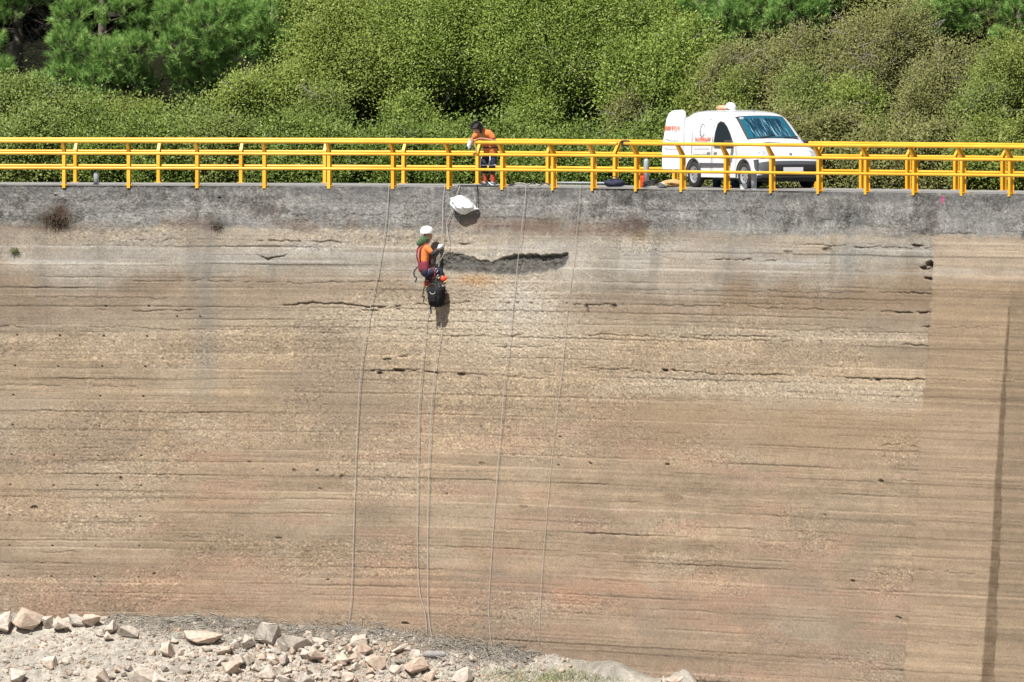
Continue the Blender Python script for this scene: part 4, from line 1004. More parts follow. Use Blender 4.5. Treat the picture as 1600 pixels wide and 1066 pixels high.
WT = np.where(NRM[:, 1] < -.5, .12, 1.0) * np.where(NRM[:, 0] < -.6, .40, 1.0) * (1 + .5 * np.clip(NRM[:, 0], 0, 1) * (O2[:, 0] > 3.2))
YK = np.array([0, .30, .52, .66, .76, .83, .87, .885, .89]); DK = np.array([0, .004, .014, .030, .055, .095, .15, .21, .26])
def tumble(z): return 1 - .115 * np.clip((z - .95) / .85, 0, 1.2) ** 1.3
def vsurf(i, yv, out=0.0):
    """point of the van skin at outline sample i (float) and lateral position yv"""
    a = int(math.floor(i)) % NO; b = (a + 1) % NO; f = i - math.floor(i)
    o = O2[a] * (1 - f) + O2[b] * f; n_ = NRM[a] * (1 - f) + NRM[b] * f; w_ = WT[a] * (1 - f) + WT[b] * f
    de = np.interp(abs(yv), YK, DK) * w_ - out
    p = o - n_ * de
    return Vector((p[0], yv * float(tumble(p[1])), p[1]))
def vi(x, z):
    return int(np.argmin((O2[:, 0] - x) ** 2 + (O2[:, 1] - z) ** 2))
def vside(x, z, s_=-1, out=.004): return Vector((x, s_ * (.889 * float(tumble(z)) + out), z))
def patch(i0, i1, y0, y1, out, nu=14, nv=14):
    m = MB(); m.grid([[vsurf(i0 + (i1 - i0) * a / nu, y0 + (y1 - y0) * b / nv, out) for b in range(nv + 1)] for a in range(nu + 1)]); return m
def side_poly(pts, s_=-1, out=.005, thick=.012):
    m = MB(); m.extrude_poly([vside(x, z, s_, out) for x, z in pts], (0, -s_ * thick, 0)); return m
VS = .93
vp = crest(1176)[0] + crest(1176)[2] * 1.95
van = tag(empty('parked_van', (0, 0, .025), R(-62)), 'small white delivery van with open rear door and orange lettering parked on the dam crest', 'van')
van.scale = (VS * .955, VS, VS)
hd = Vector((math.cos(R(-62)), math.sin(R(-62)), 0))
for _ in range(3):
    van.location = vp - hd * 2.0 * VS + Vector((0, 0, .025)); bpy.context.view_layer.update()
    q = project(np.array(van.location + hd * 2.0 * VS)); vp = vp + crest(1176)[1] * (1177 - q[0]) / 72 / .64
bm = bmesh.new()
ring = []
ys = np.concatenate([-YK[:0:-1], YK])
for yv in ys: ring.append([bm.verts.new(vsurf(i, yv)) for i in range(NO)])
for a, b in zip(ring, ring[1:]):
    for i in range(NO): bm.faces.new((a[i], a[(i + 1) % NO], b[(i + 1) % NO], b[i]))
for e in (ring[0], ring[-1][::-1]):
    f_ = bm.faces.new(e)
bmesh.ops.recalc_face_normals(bm, faces=bm.faces)
me = bpy.data.meshes.new('body'); bm.to_mesh(me); bm.free(); me.materials.append(M['white'])
for p in me.polygons: p.use_smooth = len(p.vertices) < 10
body = link('body', me, van)
cutters = []
for wx in (.74, 3.28):
    m = MB(); mm = Matrix.Translation((wx, 0, .30)) @ Matrix.Rotation(R(90), 4, 'X')
    m.lathe([(0, -1.2), (.365, -1.2), (.365, 1.2), (0, 1.2)], 40, mm)
    c_ = m.build('cut', M['black']); c_.parent = van; cutters.append(c_)
    md = body.modifiers.new('b', 'BOOLEAN'); md.operation = 'DIFFERENCE'; md.object = c_; md.solver = 'EXACT'
bake(body)
for c_ in cutters: bpy.data.objects.remove(c_, do_unlink=True)
m = MB(); m.box((2.0, 0, .40), (3.7, 1.25, .44)); m.box((3.62, 0, .27), (.6, 1.45, .22)); m.build('underbody', M['black'], van)
for wx in (.74, 3.28):
    for s_ in (-1, 1):
        wm = Matrix.Translation((wx, s_ * .80, .30)) @ Matrix.Rotation(R(90) * s_, 4, 'X')
        m = MB(); m.lathe([(.19, .07), (.235, .085), (.285, .08), (.305, .05), (.308, 0), (.305, -.05), (.285, -.085), (.19, -.08)], 36, wm)
        ty = m.build('wheel', M['black'], van, smooth=True)
        m = MB(); m.lathe([(0, -.045), (.045, -.055), (.06, -.045), (.09, -.035), (.15, -.05), (.185, -.075), (.198, -.085), (.20, -.06), (.19, .0), (0, .0)], 30, wm)
        m.build('rim', M['rim'], ty, smooth=True)
        m = MB()
        for k in range(8):
            a = k * math.pi / 4; c_ = wm @ Vector((.125 * math.cos(a), .125 * math.sin(a), -.048)); m.ball(c_, (.02, .012, .02), None, 8, 6)
        m.build('rim_holes', M['black'], ty)
        m = MB(); pts = [Vector((wx + .375 * math.cos(a), s_ * (.892 if .3 + .375 * math.sin(a) < .95 else .88), .30 + .375 * math.sin(a))) for a in np.linspace(R(-8), R(188), 26)]
        m.tube(pts, .016, 6); m.build('arch_trim', M['dark'], van, smooth=True)
iA, iB = vi(2.36, 1.70), vi(3.10, 1.15)
ws = patch(iA, iB, -.70, .70, .006, 16, 24).build('windscreen', M['dark'], van, smooth=True)
patch(iA + .5, iB - .5, -.63, .65, .012, 16, 24).build('glass', M['screen'], ws, smooth=True)
m_reflection = mat('painted_reflection_streaks', (.16, .42, .50), .28, metal=.55)  # colour streaks painted on a panel to imitate reflections in the windscreen
t_ = m_reflection.node_tree; tcn = t_.nodes.new('ShaderNodeTexCoord'); mp_ = t_.nodes.new('ShaderNodeMapping'); mp_.inputs['Scale'].default_value = (.8, 9, 1.0)
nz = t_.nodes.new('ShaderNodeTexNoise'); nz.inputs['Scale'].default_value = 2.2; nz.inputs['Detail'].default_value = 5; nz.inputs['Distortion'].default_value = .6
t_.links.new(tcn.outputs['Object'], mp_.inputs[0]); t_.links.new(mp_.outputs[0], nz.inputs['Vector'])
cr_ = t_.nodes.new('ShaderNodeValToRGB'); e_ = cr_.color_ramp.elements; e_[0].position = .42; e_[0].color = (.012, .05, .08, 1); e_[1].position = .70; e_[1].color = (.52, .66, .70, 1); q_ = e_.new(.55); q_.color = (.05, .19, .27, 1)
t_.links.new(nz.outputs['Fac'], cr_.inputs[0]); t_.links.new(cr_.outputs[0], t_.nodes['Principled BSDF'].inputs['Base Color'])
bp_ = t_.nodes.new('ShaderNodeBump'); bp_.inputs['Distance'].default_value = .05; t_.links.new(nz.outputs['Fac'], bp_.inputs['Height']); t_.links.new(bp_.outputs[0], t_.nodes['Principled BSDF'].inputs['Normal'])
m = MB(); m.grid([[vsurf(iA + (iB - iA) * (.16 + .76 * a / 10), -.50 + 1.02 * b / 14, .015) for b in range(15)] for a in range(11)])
m.build('painted_reflection', m_reflection, ws, smooth=True)
m = MB(); m.box(vsurf(iA + 1.2, -.56, .018), (.05, .08, .05)); m.build('sticker', M['whiteplastic'], ws)
for s_ in (-1, 1):
    win = [(1.74,.98),(1.78,1.30),(1.86,1.50),(1.98,1.56),(2.16,1.545),(2.36,1.44),(2.56,1.27),(2.74,1.06),(2.78,.98),(2.70,.945),(1.80,.945)]
    sw = side_poly(win, s_, .004).build('side_window', M['dark'], van)
    side_poly([((x - 2.2) * .91 + 2.2, (z - 1.24) * .90 + 1.24) for x, z in win], s_, .008).build('glass', M['glass'], sw)
    side_poly([(1.08,.50),(1.08,.58),(2.62,.58),(2.62,.50)], s_, .02, .03).build('side_moulding', M['greyplastic'], van)
    # door cuts
    m = MB()
    for pts in ([(1.68,.34),(1.66,.9),(1.70,1.4),(1.80,1.62)], [(2.84,.36),(2.90,.7),(2.88,1.0)], [(.62,.75),(.60,1.55),(1.55,1.60),(1.60,.4)], [(1.70,.34),(2.84,.36)]):
        m.tube([vside(x, z, s_, -.002) for x, z in pts], .006, 4)
    m.build('door_seam', M['dark'], van)
    m = MB(); m.box(vside(1.84, .86, s_, .02), (.17, .03, .035), bevel=.008); m.box(vside(1.50, .86, s_, .02), (.17, .03, .035), bevel=.008); m.build('door_handle', M['whiteplastic'], van)
    m = MB(); m.box(vside(2.74, 1.02, s_, .13), (.11, .20, .20), bevel=.04); m.box(vside(2.72, .98, s_, .03), (.08, .12, .05), bevel=.01); mir = m.build('mirror', M['dark'], van, smooth=False)
    iH0, iH1 = vi(3.76, .93), vi(4.0, .70)
    patch(iH0, iH1, s_ * .56, s_ * .835, .010, 8, 8).build('headlight', M['lamp'], van, smooth=True)
iC, iD = vi(4.03, .64), vi(3.80, .225)
bmp = patch(iC, iD, -.872, .872, .016, 10, 30).build('bumper', M['greyplastic'], van, smooth=True)
for s_ in (-1, 1):
    side_poly([(3.66,.66),(3.90,.68),(3.93,.25),(3.66,.25)], s_, -.012, .05).build('bumper_corner', M['greyplastic'], van)
iE = vi(4.05, .58)
patch(iE, iE + 1.5, -.62, .62, .032, 3, 16).build('upper_grille', M['black'], van, smooth=True)
iF, iG = vi(4.06, .40), vi(4.0, .26)
lg = patch(iF - .4, iG + .2, -.60, .60, .024, 6, 16).build('lower_grille', M['black'], van, smooth=True)
patch(iF + .9, iF + 1.3, -.58, .58, .030, 2, 16).build('grille_bar', M['greyplastic'], lg, smooth=True)
pl = MB(); pl.box((4.095, 0, .445), (.015, .52, .10), bevel=.003); pl.build('number_plate', M['whiteplastic'], van)
m = MB(); e_ = [vsurf(vi(3.45, 1.04) + .0 + 1.3 * math.sin(a), -.12 + .38 * math.cos(a), .012) for a in np.linspace(.3, 5.2, 26)]
m.tube(e_, [.004 + .012 * math.sin(math.pi * k / 25) for k in range(26)], 5); m.build('bonnet_swoosh', M['logo'], van)
m = MB(); m.box(vsurf(vi(3.97, .77), 0, .014), (.03, .07, .06), bevel=.01); m.build('bonnet_badge', M['rim'], van)
m = MB(); m.tube([(2.15, 0, 1.76), (2.08, 0, 1.84), (1.98, 0, 1.95)], [.012, .008, .004], 6); m.build('aerial', M['dark'], van)
for s_, k in ((-.35, 0), (.30, 1)):
    a = vsurf(iB - .2, s_, .02); b = vsurf(iB - 1.2, s_ + .42, .024); MB().tube([a, b], .010, 5).build('wiper', M['black'], van)
# printed marks on the side
def glyph_row(m, x0, z0, n_, wd, hh, s_, seed, fn):
    r_ = random.Random(seed); x = x0
    for k in range(n_):
        kind = r_.randrange(4); st = wd * .22
        def bar(a, b, c, d): m.extrude_poly([fn(x + a, z0 + b), fn(x + c, z0 + b), fn(x + c, z0 + d), fn(x + a, z0 + d)], fn(0, 0, True))
        bar(0, 0, st, hh)
        if kind in (0, 1): bar(st, hh - st, wd * .72, hh)
        if kind in (1, 2): bar(st, hh * .42, wd * .66, hh * .42 + st)
        if kind in (0, 3): bar(wd * .5, 0, wd * .5 + st, hh)
        if kind == 2: bar(st, 0, wd * .7, st)
        x -= wd
def sfn(x, z, vec=False):
    return Vector((0, .004, 0)) if vec else vside(x, z, -1, .003)
m = MB(); glyph_row(m, 1.50, 1.085, 9, .088, .085, -1, 3, sfn); m.build('side_lettering', M['red'], van)
m = MB(); glyph_row(m, 2.60, .70, 7, .075, .05, -1, 9, sfn); m.build('door_lettering', mat('faint_orange_print', (.78, .45, .36), .5), van)
m = MB(); glyph_row(m, 1.45, .93, 12, .065, .022, -1, 5, sfn); glyph_row(m, 1.42, .80, 13, .06, .022, -1, 6, sfn); m.build('small_print', mat('faint_grey_print', (.55, .56, .60), .5), van)
m = MB(); m.tube([vside(1.14 + .11 * math.cos(a), 1.34 + .15 * math.sin(a), -1, .004) for a in np.linspace(.6, 5.6, 26)], .008, 4)
m.tube([vside(x, z, -1, .004) for x, z in ((1.10,1.22),(1.02,1.30),(1.06,1.42),(.98,1.46))], .006, 4); m.tube([vside(x, z, -1, .004) for x, z in ((1.04,1.20),(1.02,1.34))], .006, 4); m.build('round_logo', M['logo'], van)
# the open rear door, swung out past the side
hg = Vector((.22, -.905, 0)); da = R(103); dx = Vector((-math.sin(da), -(-math.cos(da)) * -1, 0))
dx = Vector((-math.cos(R(8)), -math.sin(R(8)), 0)); dn = Vector((-dx.y, dx.x, 0))
prof = [(.0,.42),(.02,1.66),(.06,1.77),(.18,1.82),(.52,1.80),(.65,1.74),(.72,1.60),(.76,.90),(.76,.45),(.72,.42)]
def lean(p): return Vector((p.x + .10 * (1 - float(tumble(p.z))) * 3, p.y + .95 * (1 - float(tumble(p.z))), p.z))
m = MB(); m.extrude_poly([lean(hg + dx * a + Vector((0, 0, b))) for a, b in prof], dn * .055); dr = m.build('rear_door', M['white'], van)
on = dn if (Matrix.Rotation(R(-62), 3, 'Z') @ dn).y < 0 else -dn
def dfn(x, z, vec=False):
    off = .002 if on is not dn and on != dn else .057
    base = hg + (dn * .057 if on == dn else dn * -.002)
    return on * .003 if vec else lean(base + dx * x + Vector((0, 0, z)))
m = MB(); glyph_row(m, .66, 1.33, 7, .085, .11, -1, 11, dfn); m.build('door_lettering', M['red'], dr)
m = MB(); glyph_row(m, .64, 1.12, 9, .06, .03, -1, 12, dfn); glyph_row(m, .62, .92, 9, .06, .03, -1, 13, dfn); m.build('small_print', bpy.data.materials['faint_grey_print'], dr)
m = MB(); m.tube([hg + dx * .05 + dn * .03 + Vector((0, 0, z)) for z in (.5, .65)], .02, 6); m.build('hinge', M['dark'], dr)
def van_world(x, y, z): return van.location + Matrix.Rotation(R(-62), 3, 'Z') @ Vector((x * .955, y, z)) * VS

# ------------------------------------------------------------------ people
def skin(name, nodes, edges, root, material, parent=None, sub=2, smooth=True, W=None):
    me = bpy.data.meshes.new(name); keys = list(nodes); O = Vector(parent.location) if parent else Vector()
    if parent and parent.parent: O = O + Vector(parent.parent.location)
    me.from_pydata([(W(*nodes[k][0]) if W else Vector(nodes[k][0])) - O for k in keys], [(keys.index(a), keys.index(b)) for a, b in edges], [])
    o = link(name, me, parent); md = o.modifiers.new('skin', 'SKIN'); md.use_smooth_shade = True
    sv = o.data.skin_vertices[0].data
    for i, k in enumerate(keys):
        r_ = nodes[k][1]; sv[i].radius = (r_, r_) if not isinstance(r_, tuple) else r_; sv[i].use_root = (k == root)
    s2 = o.modifiers.new('sub', 'SUBSURF'); s2.levels = sub; s2.render_levels = sub
    bake(o); o.data.materials.clear(); o.data.materials.append(material)
    for p in o.data.polygons: p.use_smooth = smooth
    return o
def cloth(name, caps, material, parent, W, vox=.016):
    """garment: rounded limbs and torso run together into one skin and smoothed; caps: (from, to, radius, radius, sideways widening)"""
    O = Vector(parent.location) + (Vector(parent.parent.location) if parent.parent else Vector())
    m = MB(); side = (W(0, 1, 0) - W(0, 0, 0)).normalized()
    for a, b, ra, rb, wd in caps:
        A = W(*a) - O; Bq = W(*b) - O; n_ = max(2, int((Bq - A).length / .025) + 1)
        for k in range(n_):
            t_ = k / (n_ - 1); r_ = ra + (rb - ra) * t_
            rot_ = Matrix((side, Vector((-side.y, side.x, 0)), Vector((0, 0, 1)))).transposed().to_quaternion()
            m.ball(A.lerp(Bq, t_), (r_ * wd, r_, r_), rot_, 14, 9)
    o = m.build(name, material, parent, smooth=True)
    rm = o.modifiers.new('r', 'REMESH'); rm.mode = 'VOXEL'; rm.voxel_size = vox; rm.use_smooth_shade = True
    sm = o.modifiers.new('s', 'SMOOTH'); sm.factor = .5; sm.iterations = 6
    bake(o)
    for p in o.data.polygons: p.use_smooth = True
    return o
def chain(*k): return list(zip(k, k[1:]))
def hand_nodes(nd, ed, pre, wrist, palm, fdir, side, curl, tdir):
    """five fingers rooted in the palm; fdir: pointing, side: across the palm, curl: where the tips bend"""
    wrist, palm, fdir, side, curl, tdir = [Vector(v) for v in (wrist, palm, fdir, side, curl, tdir)]
    nd[pre + 'palm'] = (palm, .034)
    for k, (o_, l_) in enumerate(((-.030, .070), (-.010, .080), (.010, .074), (.028, .060))):
        a = palm + side * o_ + fdir * .035; b = a + fdir * l_ * .45 + curl * l_ * .12; c_ = b + fdir * l_ * .15 + curl * l_ * .45
        nd[pre + 'f%da' % k] = (a, .011); nd[pre + 'f%db' % k] = (b, .0095); nd[pre + 'f%dc' % k] = (c_, .008)
        ed += chain(pre + 'palm', pre + 'f%da' % k, pre + 'f%db' % k, pre + 'f%dc' % k)
    a = palm - side * .036 + tdir * .01; b = a + tdir * .03 + fdir * .012; c_ = b + fdir * .024 + curl * .012
    nd[pre + 't0'] = (a, .012); nd[pre + 't1'] = (b, .0105); nd[pre + 't2'] = (c_, .0085); ed += chain(pre + 'palm', pre + 't0', pre + 't1', pre + 't2')

# --- worker hanging on ropes; local axes: into the wall, along the wall, up
pw = 664
hip = on_wall(pw, 424); _, tw, nw = crest(float(np.interp(pw, _px, _px)))
hip = hip - nw * .42
# keep him over his own column of the photograph
for _ in range(3):
    q = project(np.array(hip)); hip = hip + Vector(((pw - q[0]) / 70.5, 0, (q[1] - 424) / 70.5))
YW = R(36); fw = nw * math.cos(YW) + tw * math.sin(YW); rw = tw * math.cos(YW) - nw * math.sin(YW)      # he is turned side-on
def HW(f, r_, u): return hip + fw * f + rw * r_ + Vector((0, 0, u))
man = tag(empty('person', hip), 'person in white helmet and orange shirt hanging by ropes against the dam wall', 'person')
B = {'pel': ((0, 0, .0), .125), 'wai': ((-.03, 0, .20), .075), 'che': ((.0, 0, .41), .085), 'nek': ((.02, 0, .60), .055), 'hd0': ((.05, 0, .68), .075), 'hd1': ((.06, 0, .78), .098), 'hd2': ((.05, 0, .87), .085), 'nose': ((.165, .0, .755), .014), 'chin': ((.12, 0, .695), .035),
     'sR': ((.01, .165, .50), .038), 'eR': ((.12, .22, .37), .043), 'wR': ((.27, .10, .50), .028), 'sL': ((.01, -.165, .50), .038), 'eL': ((.14, -.25, .36), .043), 'wL': ((.28, -.04, .46), .028),
     'hR': ((.03, .10, -.03), .09), 'kR': ((.30, .14, .03), .064), 'aR': ((.36, .16, -.15), .042), 'tR': ((.45, .18, -.13), .036),
     'hL': ((.02, -.10, -.04), .09), 'kL': ((.17, -.13, -.10), .064), 'aL': ((.07, -.12, -.27), .042), 'tL': ((.19, -.12, -.29), .036)}
E = chain('pel', 'wai', 'che', 'nek', 'hd0', 'hd1', 'hd2') + [('hd1', 'nose'), ('hd0', 'chin')] + chain('che', 'sR', 'eR', 'wR') + chain('che', 'sL', 'eL', 'wL') + chain('pel', 'hR', 'kR', 'aR', 'tR') + chain('pel', 'hL', 'kL', 'aL', 'tL')
Bh = dict(B); Eh = list(E)
hand_nodes(Bh, Eh, 'R', (.27, .10, .50), (.33, .07, .54), (.75, -.3, .58), (.2, .9, .2), (-.1, -.9, .1), (-.3, -.2, .9)); Eh.append(('wR', 'Rpalm'))
hand_nodes(Bh, Eh, 'L', (.28, -.04, .46), (.34, -.01, .49), (.8, .3, .5), (.2, -.9, .2), (-.1, .9, .1), (-.3, .2, .9)); Eh.append(('wL', 'Lpalm'))
skin('body', Bh, Eh, 'pel', M['skin'], man, W=HW)
for pre, wr in (('R', (.27, .10, .50)), ('L', (.28, -.04, .46))):
    gk = {k: (p_, r_ + .006) for k, (p_, r_) in Bh.items() if k.startswith(pre) and len(k) > 1 and (k[1:] == 'palm' or k[1] in 'ft')}
    gk['w' + pre] = (wr, .036)
    skin('glove', gk, [e_ for e_ in Eh if e_[0] in gk and e_[1] in gk], pre + 'palm', M['whiteplastic'], man, W=HW)
cloth('shirt', [((-.02, 0, .06), (-.03, 0, .24), .118, .112, 1.32), ((-.03, 0, .24), (-.02, 0, .46), .112, .122, 1.40), ((.0, -.15, .515), (.0, .15, .515), .078, .078, 1), ((-.01, 0, .50), (.012, 0, .60), .10, .066, 1.2),
                ((.0, .15, .515), (.06, .215, .44), .076, .062, 1), ((.0, -.15, .515), (.075, -.22, .44), .076, .062, 1)], M['orange'], man, HW)
for s_, q in (('R', ((.05, .21, .445), (.12, .22, .37), (.25, .115, .485))), ('L', ((.07, -.215, .445), (.14, -.23, .36), (.26, -.06, .45)))):
    skin('undersleeve', {'u': (q[0], .072), 'e': (q[1], .074), 'w': (q[2], .054)}, chain('u', 'e', 'w'), 'u', M['charcoal'], man, W=HW)
skin('trousers', {'w': ((-.02, 0, .08), .140), 'p': ((0, 0, -.01), .145), 'hR': ((.04, .10, -.03), .105), 'kR': (B['kR'][0], .078), 'aR': ((.35, .155, -.10), .060), 'hL': ((.03, -.10, -.04), .105), 'kL': (B['kL'][0], .078), 'aL': ((.085, -.12, -.22), .058)},
     chain('w', 'p', 'hR', 'kR', 'aR') + chain('p', 'hL', 'kL', 'aL'), 'p', M['navy'], man, W=HW)
for a, t_, hl in (('aR', ((.47, .19, -.16)), ((.33, .17, -.22))), ('aL', ((.21, -.12, -.30)), ((.02, -.12, -.31)))):
    bt = skin('boot', {'s': (Vector(B[a][0]) + Vector((0, 0, .06)), .052), 'a': (B[a][0], .055), 'h': (hl, .045), 'b': (Vector(B[a][0]).lerp(Vector(t_), .6), .050), 't': (t_, .042)}, chain('s', 'a', 'b', 't') + [('a', 'h')], 'a', M['orangered'] if a == 'aR' else M['boot'], man, W=HW)
    skin('sole', {'h': (Vector(hl) + Vector((.03, .015, -.035)), (.045, .022)), 't': (Vector(t_) + Vector((.03, .02, -.035)), (.045, .022))}, [('h', 't')], 'h', M['tan'], bt, sub=1, W=HW)
m = MB()
hp = lambda f, r_, u: HW(f, r_, u) - hip
hb = hp(.045, 0, .865)
mh = Matrix.Translation(hb) @ Matrix.Rotation(math.atan2(fw.y, fw.x), 4, 'Z') @ Matrix.Scale(1.16, 4, (1, 0, 0))
m.lathe([(.128, -.03), (.132, -.01), (.130, .03), (.118, .08), (.09, .115), (.05, .135), (0, .142)], 24, mh)
hel = m.build('helmet', M['whiteplastic'], man, smooth=True)
m = MB(); m.tube([hb + (fw * math.cos(a) * .145 + rw * math.sin(a) * .12) + Vector((0, 0, -.02)) for a in np.linspace(-1.1, 1.1, 12)], .013, 6); m.build('brim', M['whiteplastic'], hel, smooth=True)
skin('neck_cloth', {'a': ((.06, 0, .775), .112), 'b': ((.0, 0, .68), .115), 'c': ((-.10, -.01, .625), .085), 'd': ((-.19, -.05, .60), .045), 'e': ((.07, 0, .66), .085)}, chain('a', 'b', 'c', 'd') + [('b', 'e')], 'b', M['green'], man, W=HW)
# the harness: waist belt, leg loops, shoulder straps, buckles and a hanging sling
belt = cloth('harness', [((-.02, 0, .07), (-.03, 0, .17), .132, .128, 1.30)], M['maroon'], man, HW)
m = MB()
for r_ in (-.09, .09):
    m.tube([hp(*q) for q in ((-.10, r_ * .7, .12), (-.165, r_, .34), (-.14, r_, .50), (-.02, r_ * 1.1, .62), (.12, r_, .50), (.135, r_ * .8, .30), (.10, r_ * .5, .14))], .018, 6)
m.build('shoulder_strap', M['maroon'], belt, smooth=True)
for k, s_ in ((.11, 1), (-.11, -1)):
    m = MB(); m.tube([hp(.13 + .09 * math.cos(a) * .3, k + .115 * math.cos(a), -.04 + .118 * math.sin(a)) for a in np.linspace(0, 2 * math.pi, 17)], .016, 6); m.build('leg_loop', M['maroon'], belt, smooth=True)
m = MB(); m.tube(smooth_path([hp(*q) for q in ((-.15, -.06, .10), (-.22, -.09, .0), (-.215, -.10, -.10), (-.17, -.07, -.15), (-.20, -.09, -.24))], 4), .016, 6); m.build('hanging_sling', M['charcoal'], belt, smooth=True)
m = MB()
for q in ((.20, .20, .02), (.14, .10, .22), (.24, .20, -.12)):
    m.tube([hp(*q) + fw * .022 * math.cos(a) + Vector((0, 0, .045 * math.sin(a))) for a in np.linspace(0, 2 * math.pi, 11)], .008, 5)
m.build('karabiner', M['steel'], belt, smooth=True)
# --- tool bag under him
bc = on_wall(682, 463, .27); q = project(np.array(bc))
bc = bc + Vector(((682 - q[0]) / 70.5, 0, (q[1] - 463) / 70.5))
bag = tag(empty('tool_bag', bc - Vector((0, 0, .21))), 'black tool bag hanging on a cord below the roped worker', 'bag'); bo = Vector((0, 0, .21))
m = MB()
for k, (z, a, b) in enumerate(((-.22, .11, .10), (-.19, .155, .13), (-.05, .175, .14), (.12, .185, .15), (.21, .19, .155))):
    pass
rows = []
for z, a, b in ((-.23, .02, .02), (-.23, .11, .10), (-.20, .16, .14), (-.05, .18, .155), (.10, .195, .16), (.21, .195, .16), (.205, .175, .14), (.05, .17, .13), (.04, .01, .01)):
    ang = np.linspace(0, 2 * math.pi, 29)
    rows.append([bo + tw * (a * math.copysign(abs(math.cos(t_)) ** .65, math.cos(t_)) + .008 * math.sin(3 * t_ + z * 20)) + nw * (b * math.copysign(abs(math.sin(t_)) ** .65, math.sin(t_))) + Vector((0, 0, z + .012 * math.sin(2 * t_ + 1))) for t_ in ang])
m.grid(rows); m.build('bag_body', M['bag'], bag, smooth=True)
m = MB(); m.box(bo - nw * .168 + Vector((0, 0, -.05)), (.20, .05, .15), Matrix(((tw.x, nw.x, 0), (tw.y, nw.y, 0), (0, 0, 1))).to_quaternion(), bevel=.02); m.build('pocket', M['bag'], bag)
for s_ in (-1, 1):
    MB().tube(smooth_path([bo + tw * q[0] - nw * (.15 * s_) + Vector((0, 0, q[1])) for q in ((-.10, .10), (-.11, .22), (-.05, .27), (.05, .27), (.11, .22), (.10, .10))], 3), .011, 6).build('handle', M['charcoal'], bag, smooth=True)
MB().tube(smooth_path([bo + tw * q[0] - nw * .02 + Vector((0, 0, q[1])) for q in ((-.13, -.18), (-.15, -.28), (-.13, -.34), (-.14, -.39))], 3), .018, 6).build('strap_end', M['charcoal'], bag, smooth=True)
m = MB(); m.tube([bo + Vector((0, 0, .05)) + tw * .05, bo + tw * .06 + Vector((0, 0, .30))], [.022, .018], 8); m.build('tool_handle', M['charcoal'], bag, smooth=True)
m = MB(); m.tube([bo - nw * .155 + tw * (.07 * math.cos(a)) + Vector((0, 0, .10 + .05 * math.sin(a))) for a in np.linspace(R(180), R(360), 9)], .006, 5); m.build('stitched_loop', M['reflect'], bag)
tag(MB().tube(smooth_path([HW(.10, .08, .02), HW(.18, .12, -.12), bc + Vector((0, 0, .27))], 4), .008, 6).build('cord', M['darkrope'], smooth=True), 'short black cord holding the tool bag under the roped worker', 'cord')

# --- worker standing on the crest, leaning over the rail
c_, t2, n2_ = crest(753)
ft = c_ + n2_ * .33
for _ in range(3): ft = ft + t2 * (764 - project(np.array(ft))[0]) / 72 / .79
F2, R2 = -n2_, -t2
def SW(f, r_, u): return ft + F2 * f + R2 * r_ + Vector((0, 0, u + .01))
st = tag(empty('person', ft), 'person in orange shirt and navy trousers stooping over the rail on the dam crest', 'person')
B = {'pel': ((-.06, 0, .76), .10), 'wai': ((.02, 0, .96), .075), 'che': ((.17, 0, 1.11), .085), 'nek': ((.30, 0, 1.24), .055), 'hd0': ((.36, 0, 1.25), .07), 'hd1': ((.43, 0, 1.27), .097), 'hd2': ((.47, 0, 1.33), .082), 'nose': ((.52, 0, 1.20), .014), 'chin': ((.43, 0, 1.17), .035),
     'sR': ((.19, .17, 1.16), .038), 'eR': ((.28, .27, 1.02), .043), 'wR': ((.47, .10, 1.07), .028), 'sL': ((.19, -.17, 1.16), .038), 'eL': ((.10, -.29, 1.00), .043), 'wL': ((.38, -.10, 1.06), .028),
     'hR': ((-.05, .10, .74), .09), 'kR': ((.06, .11, .43), .062), 'aR': ((.0, .11, .10), .042), 'tR': ((.15, .12, .045), .036), 'hL': ((-.05, -.10, .74), .09), 'kL': ((.03, -.11, .43), .062), 'aL': ((-.03, -.12, .10), .042), 'tL': ((.12, -.14, .045), .036)}
Eh = list(E); Bh = dict(B)
hand_nodes(Bh, Eh, 'R', (.47, .10, 1.07), (.53, .06, 1.05), (.75, -.5, -.3), (.3, .6, .6), (-.1, -.3, -.9), (.1, -.9, .3)); Eh.append(('wR', 'Rpalm'))
hand_nodes(Bh, Eh, 'L', (.38, -.10, 1.06), (.44, -.06, 1.05), (.8, .5, -.3), (.3, -.6, .6), (-.1, .3, -.9), (.1, .9, .3)); Eh.append(('wL', 'Lpalm'))
skin('body', Bh, Eh, 'pel', M['skin'], st, W=SW)
skin('hair', {'a': ((.425, 0, 1.305), .102), 'b': ((.465, 0, 1.34), .084), 'c': ((.36, 0, 1.285), .078)}, chain('c', 'a', 'b'), 'a', M['hair'], st, W=SW)
cloth('shirt', [((-.06, 0, .76), (.01, 0, .98), .138, .124, 1.30), ((.01, 0, .98), (.13, 0, 1.14), .118, .128, 1.40), ((.18, -.15, 1.175), (.18, .15, 1.175), .082, .082, 1), ((.14, 0, 1.16), (.27, 0, 1.245), .105, .066, 1.2),
                ((.18, .15, 1.175), (.235, .225, 1.10), .080, .066, 1), ((.18, -.15, 1.175), (.145, -.235, 1.09), .080, .066, 1)], M['orange'], st, SW)
tr = skin('trousers', {'w': ((-.05, 0, .82), .140), 'p': ((-.06, 0, .75), .145), 'hR': ((-.04, .10, .70), .105), 'kR': ((.06, .11, .43), .080), 'aR': ((.02, .11, .27), .068), 'hL': ((-.04, -.10, .70), .105), 'kL': ((.03, -.11, .43), .080), 'aL': ((0, -.12, .27), .068)},
     chain('w', 'p', 'hR', 'kR', 'aR') + chain('p', 'hL', 'kL', 'aL'), 'p', M['navy'], st, W=SW)
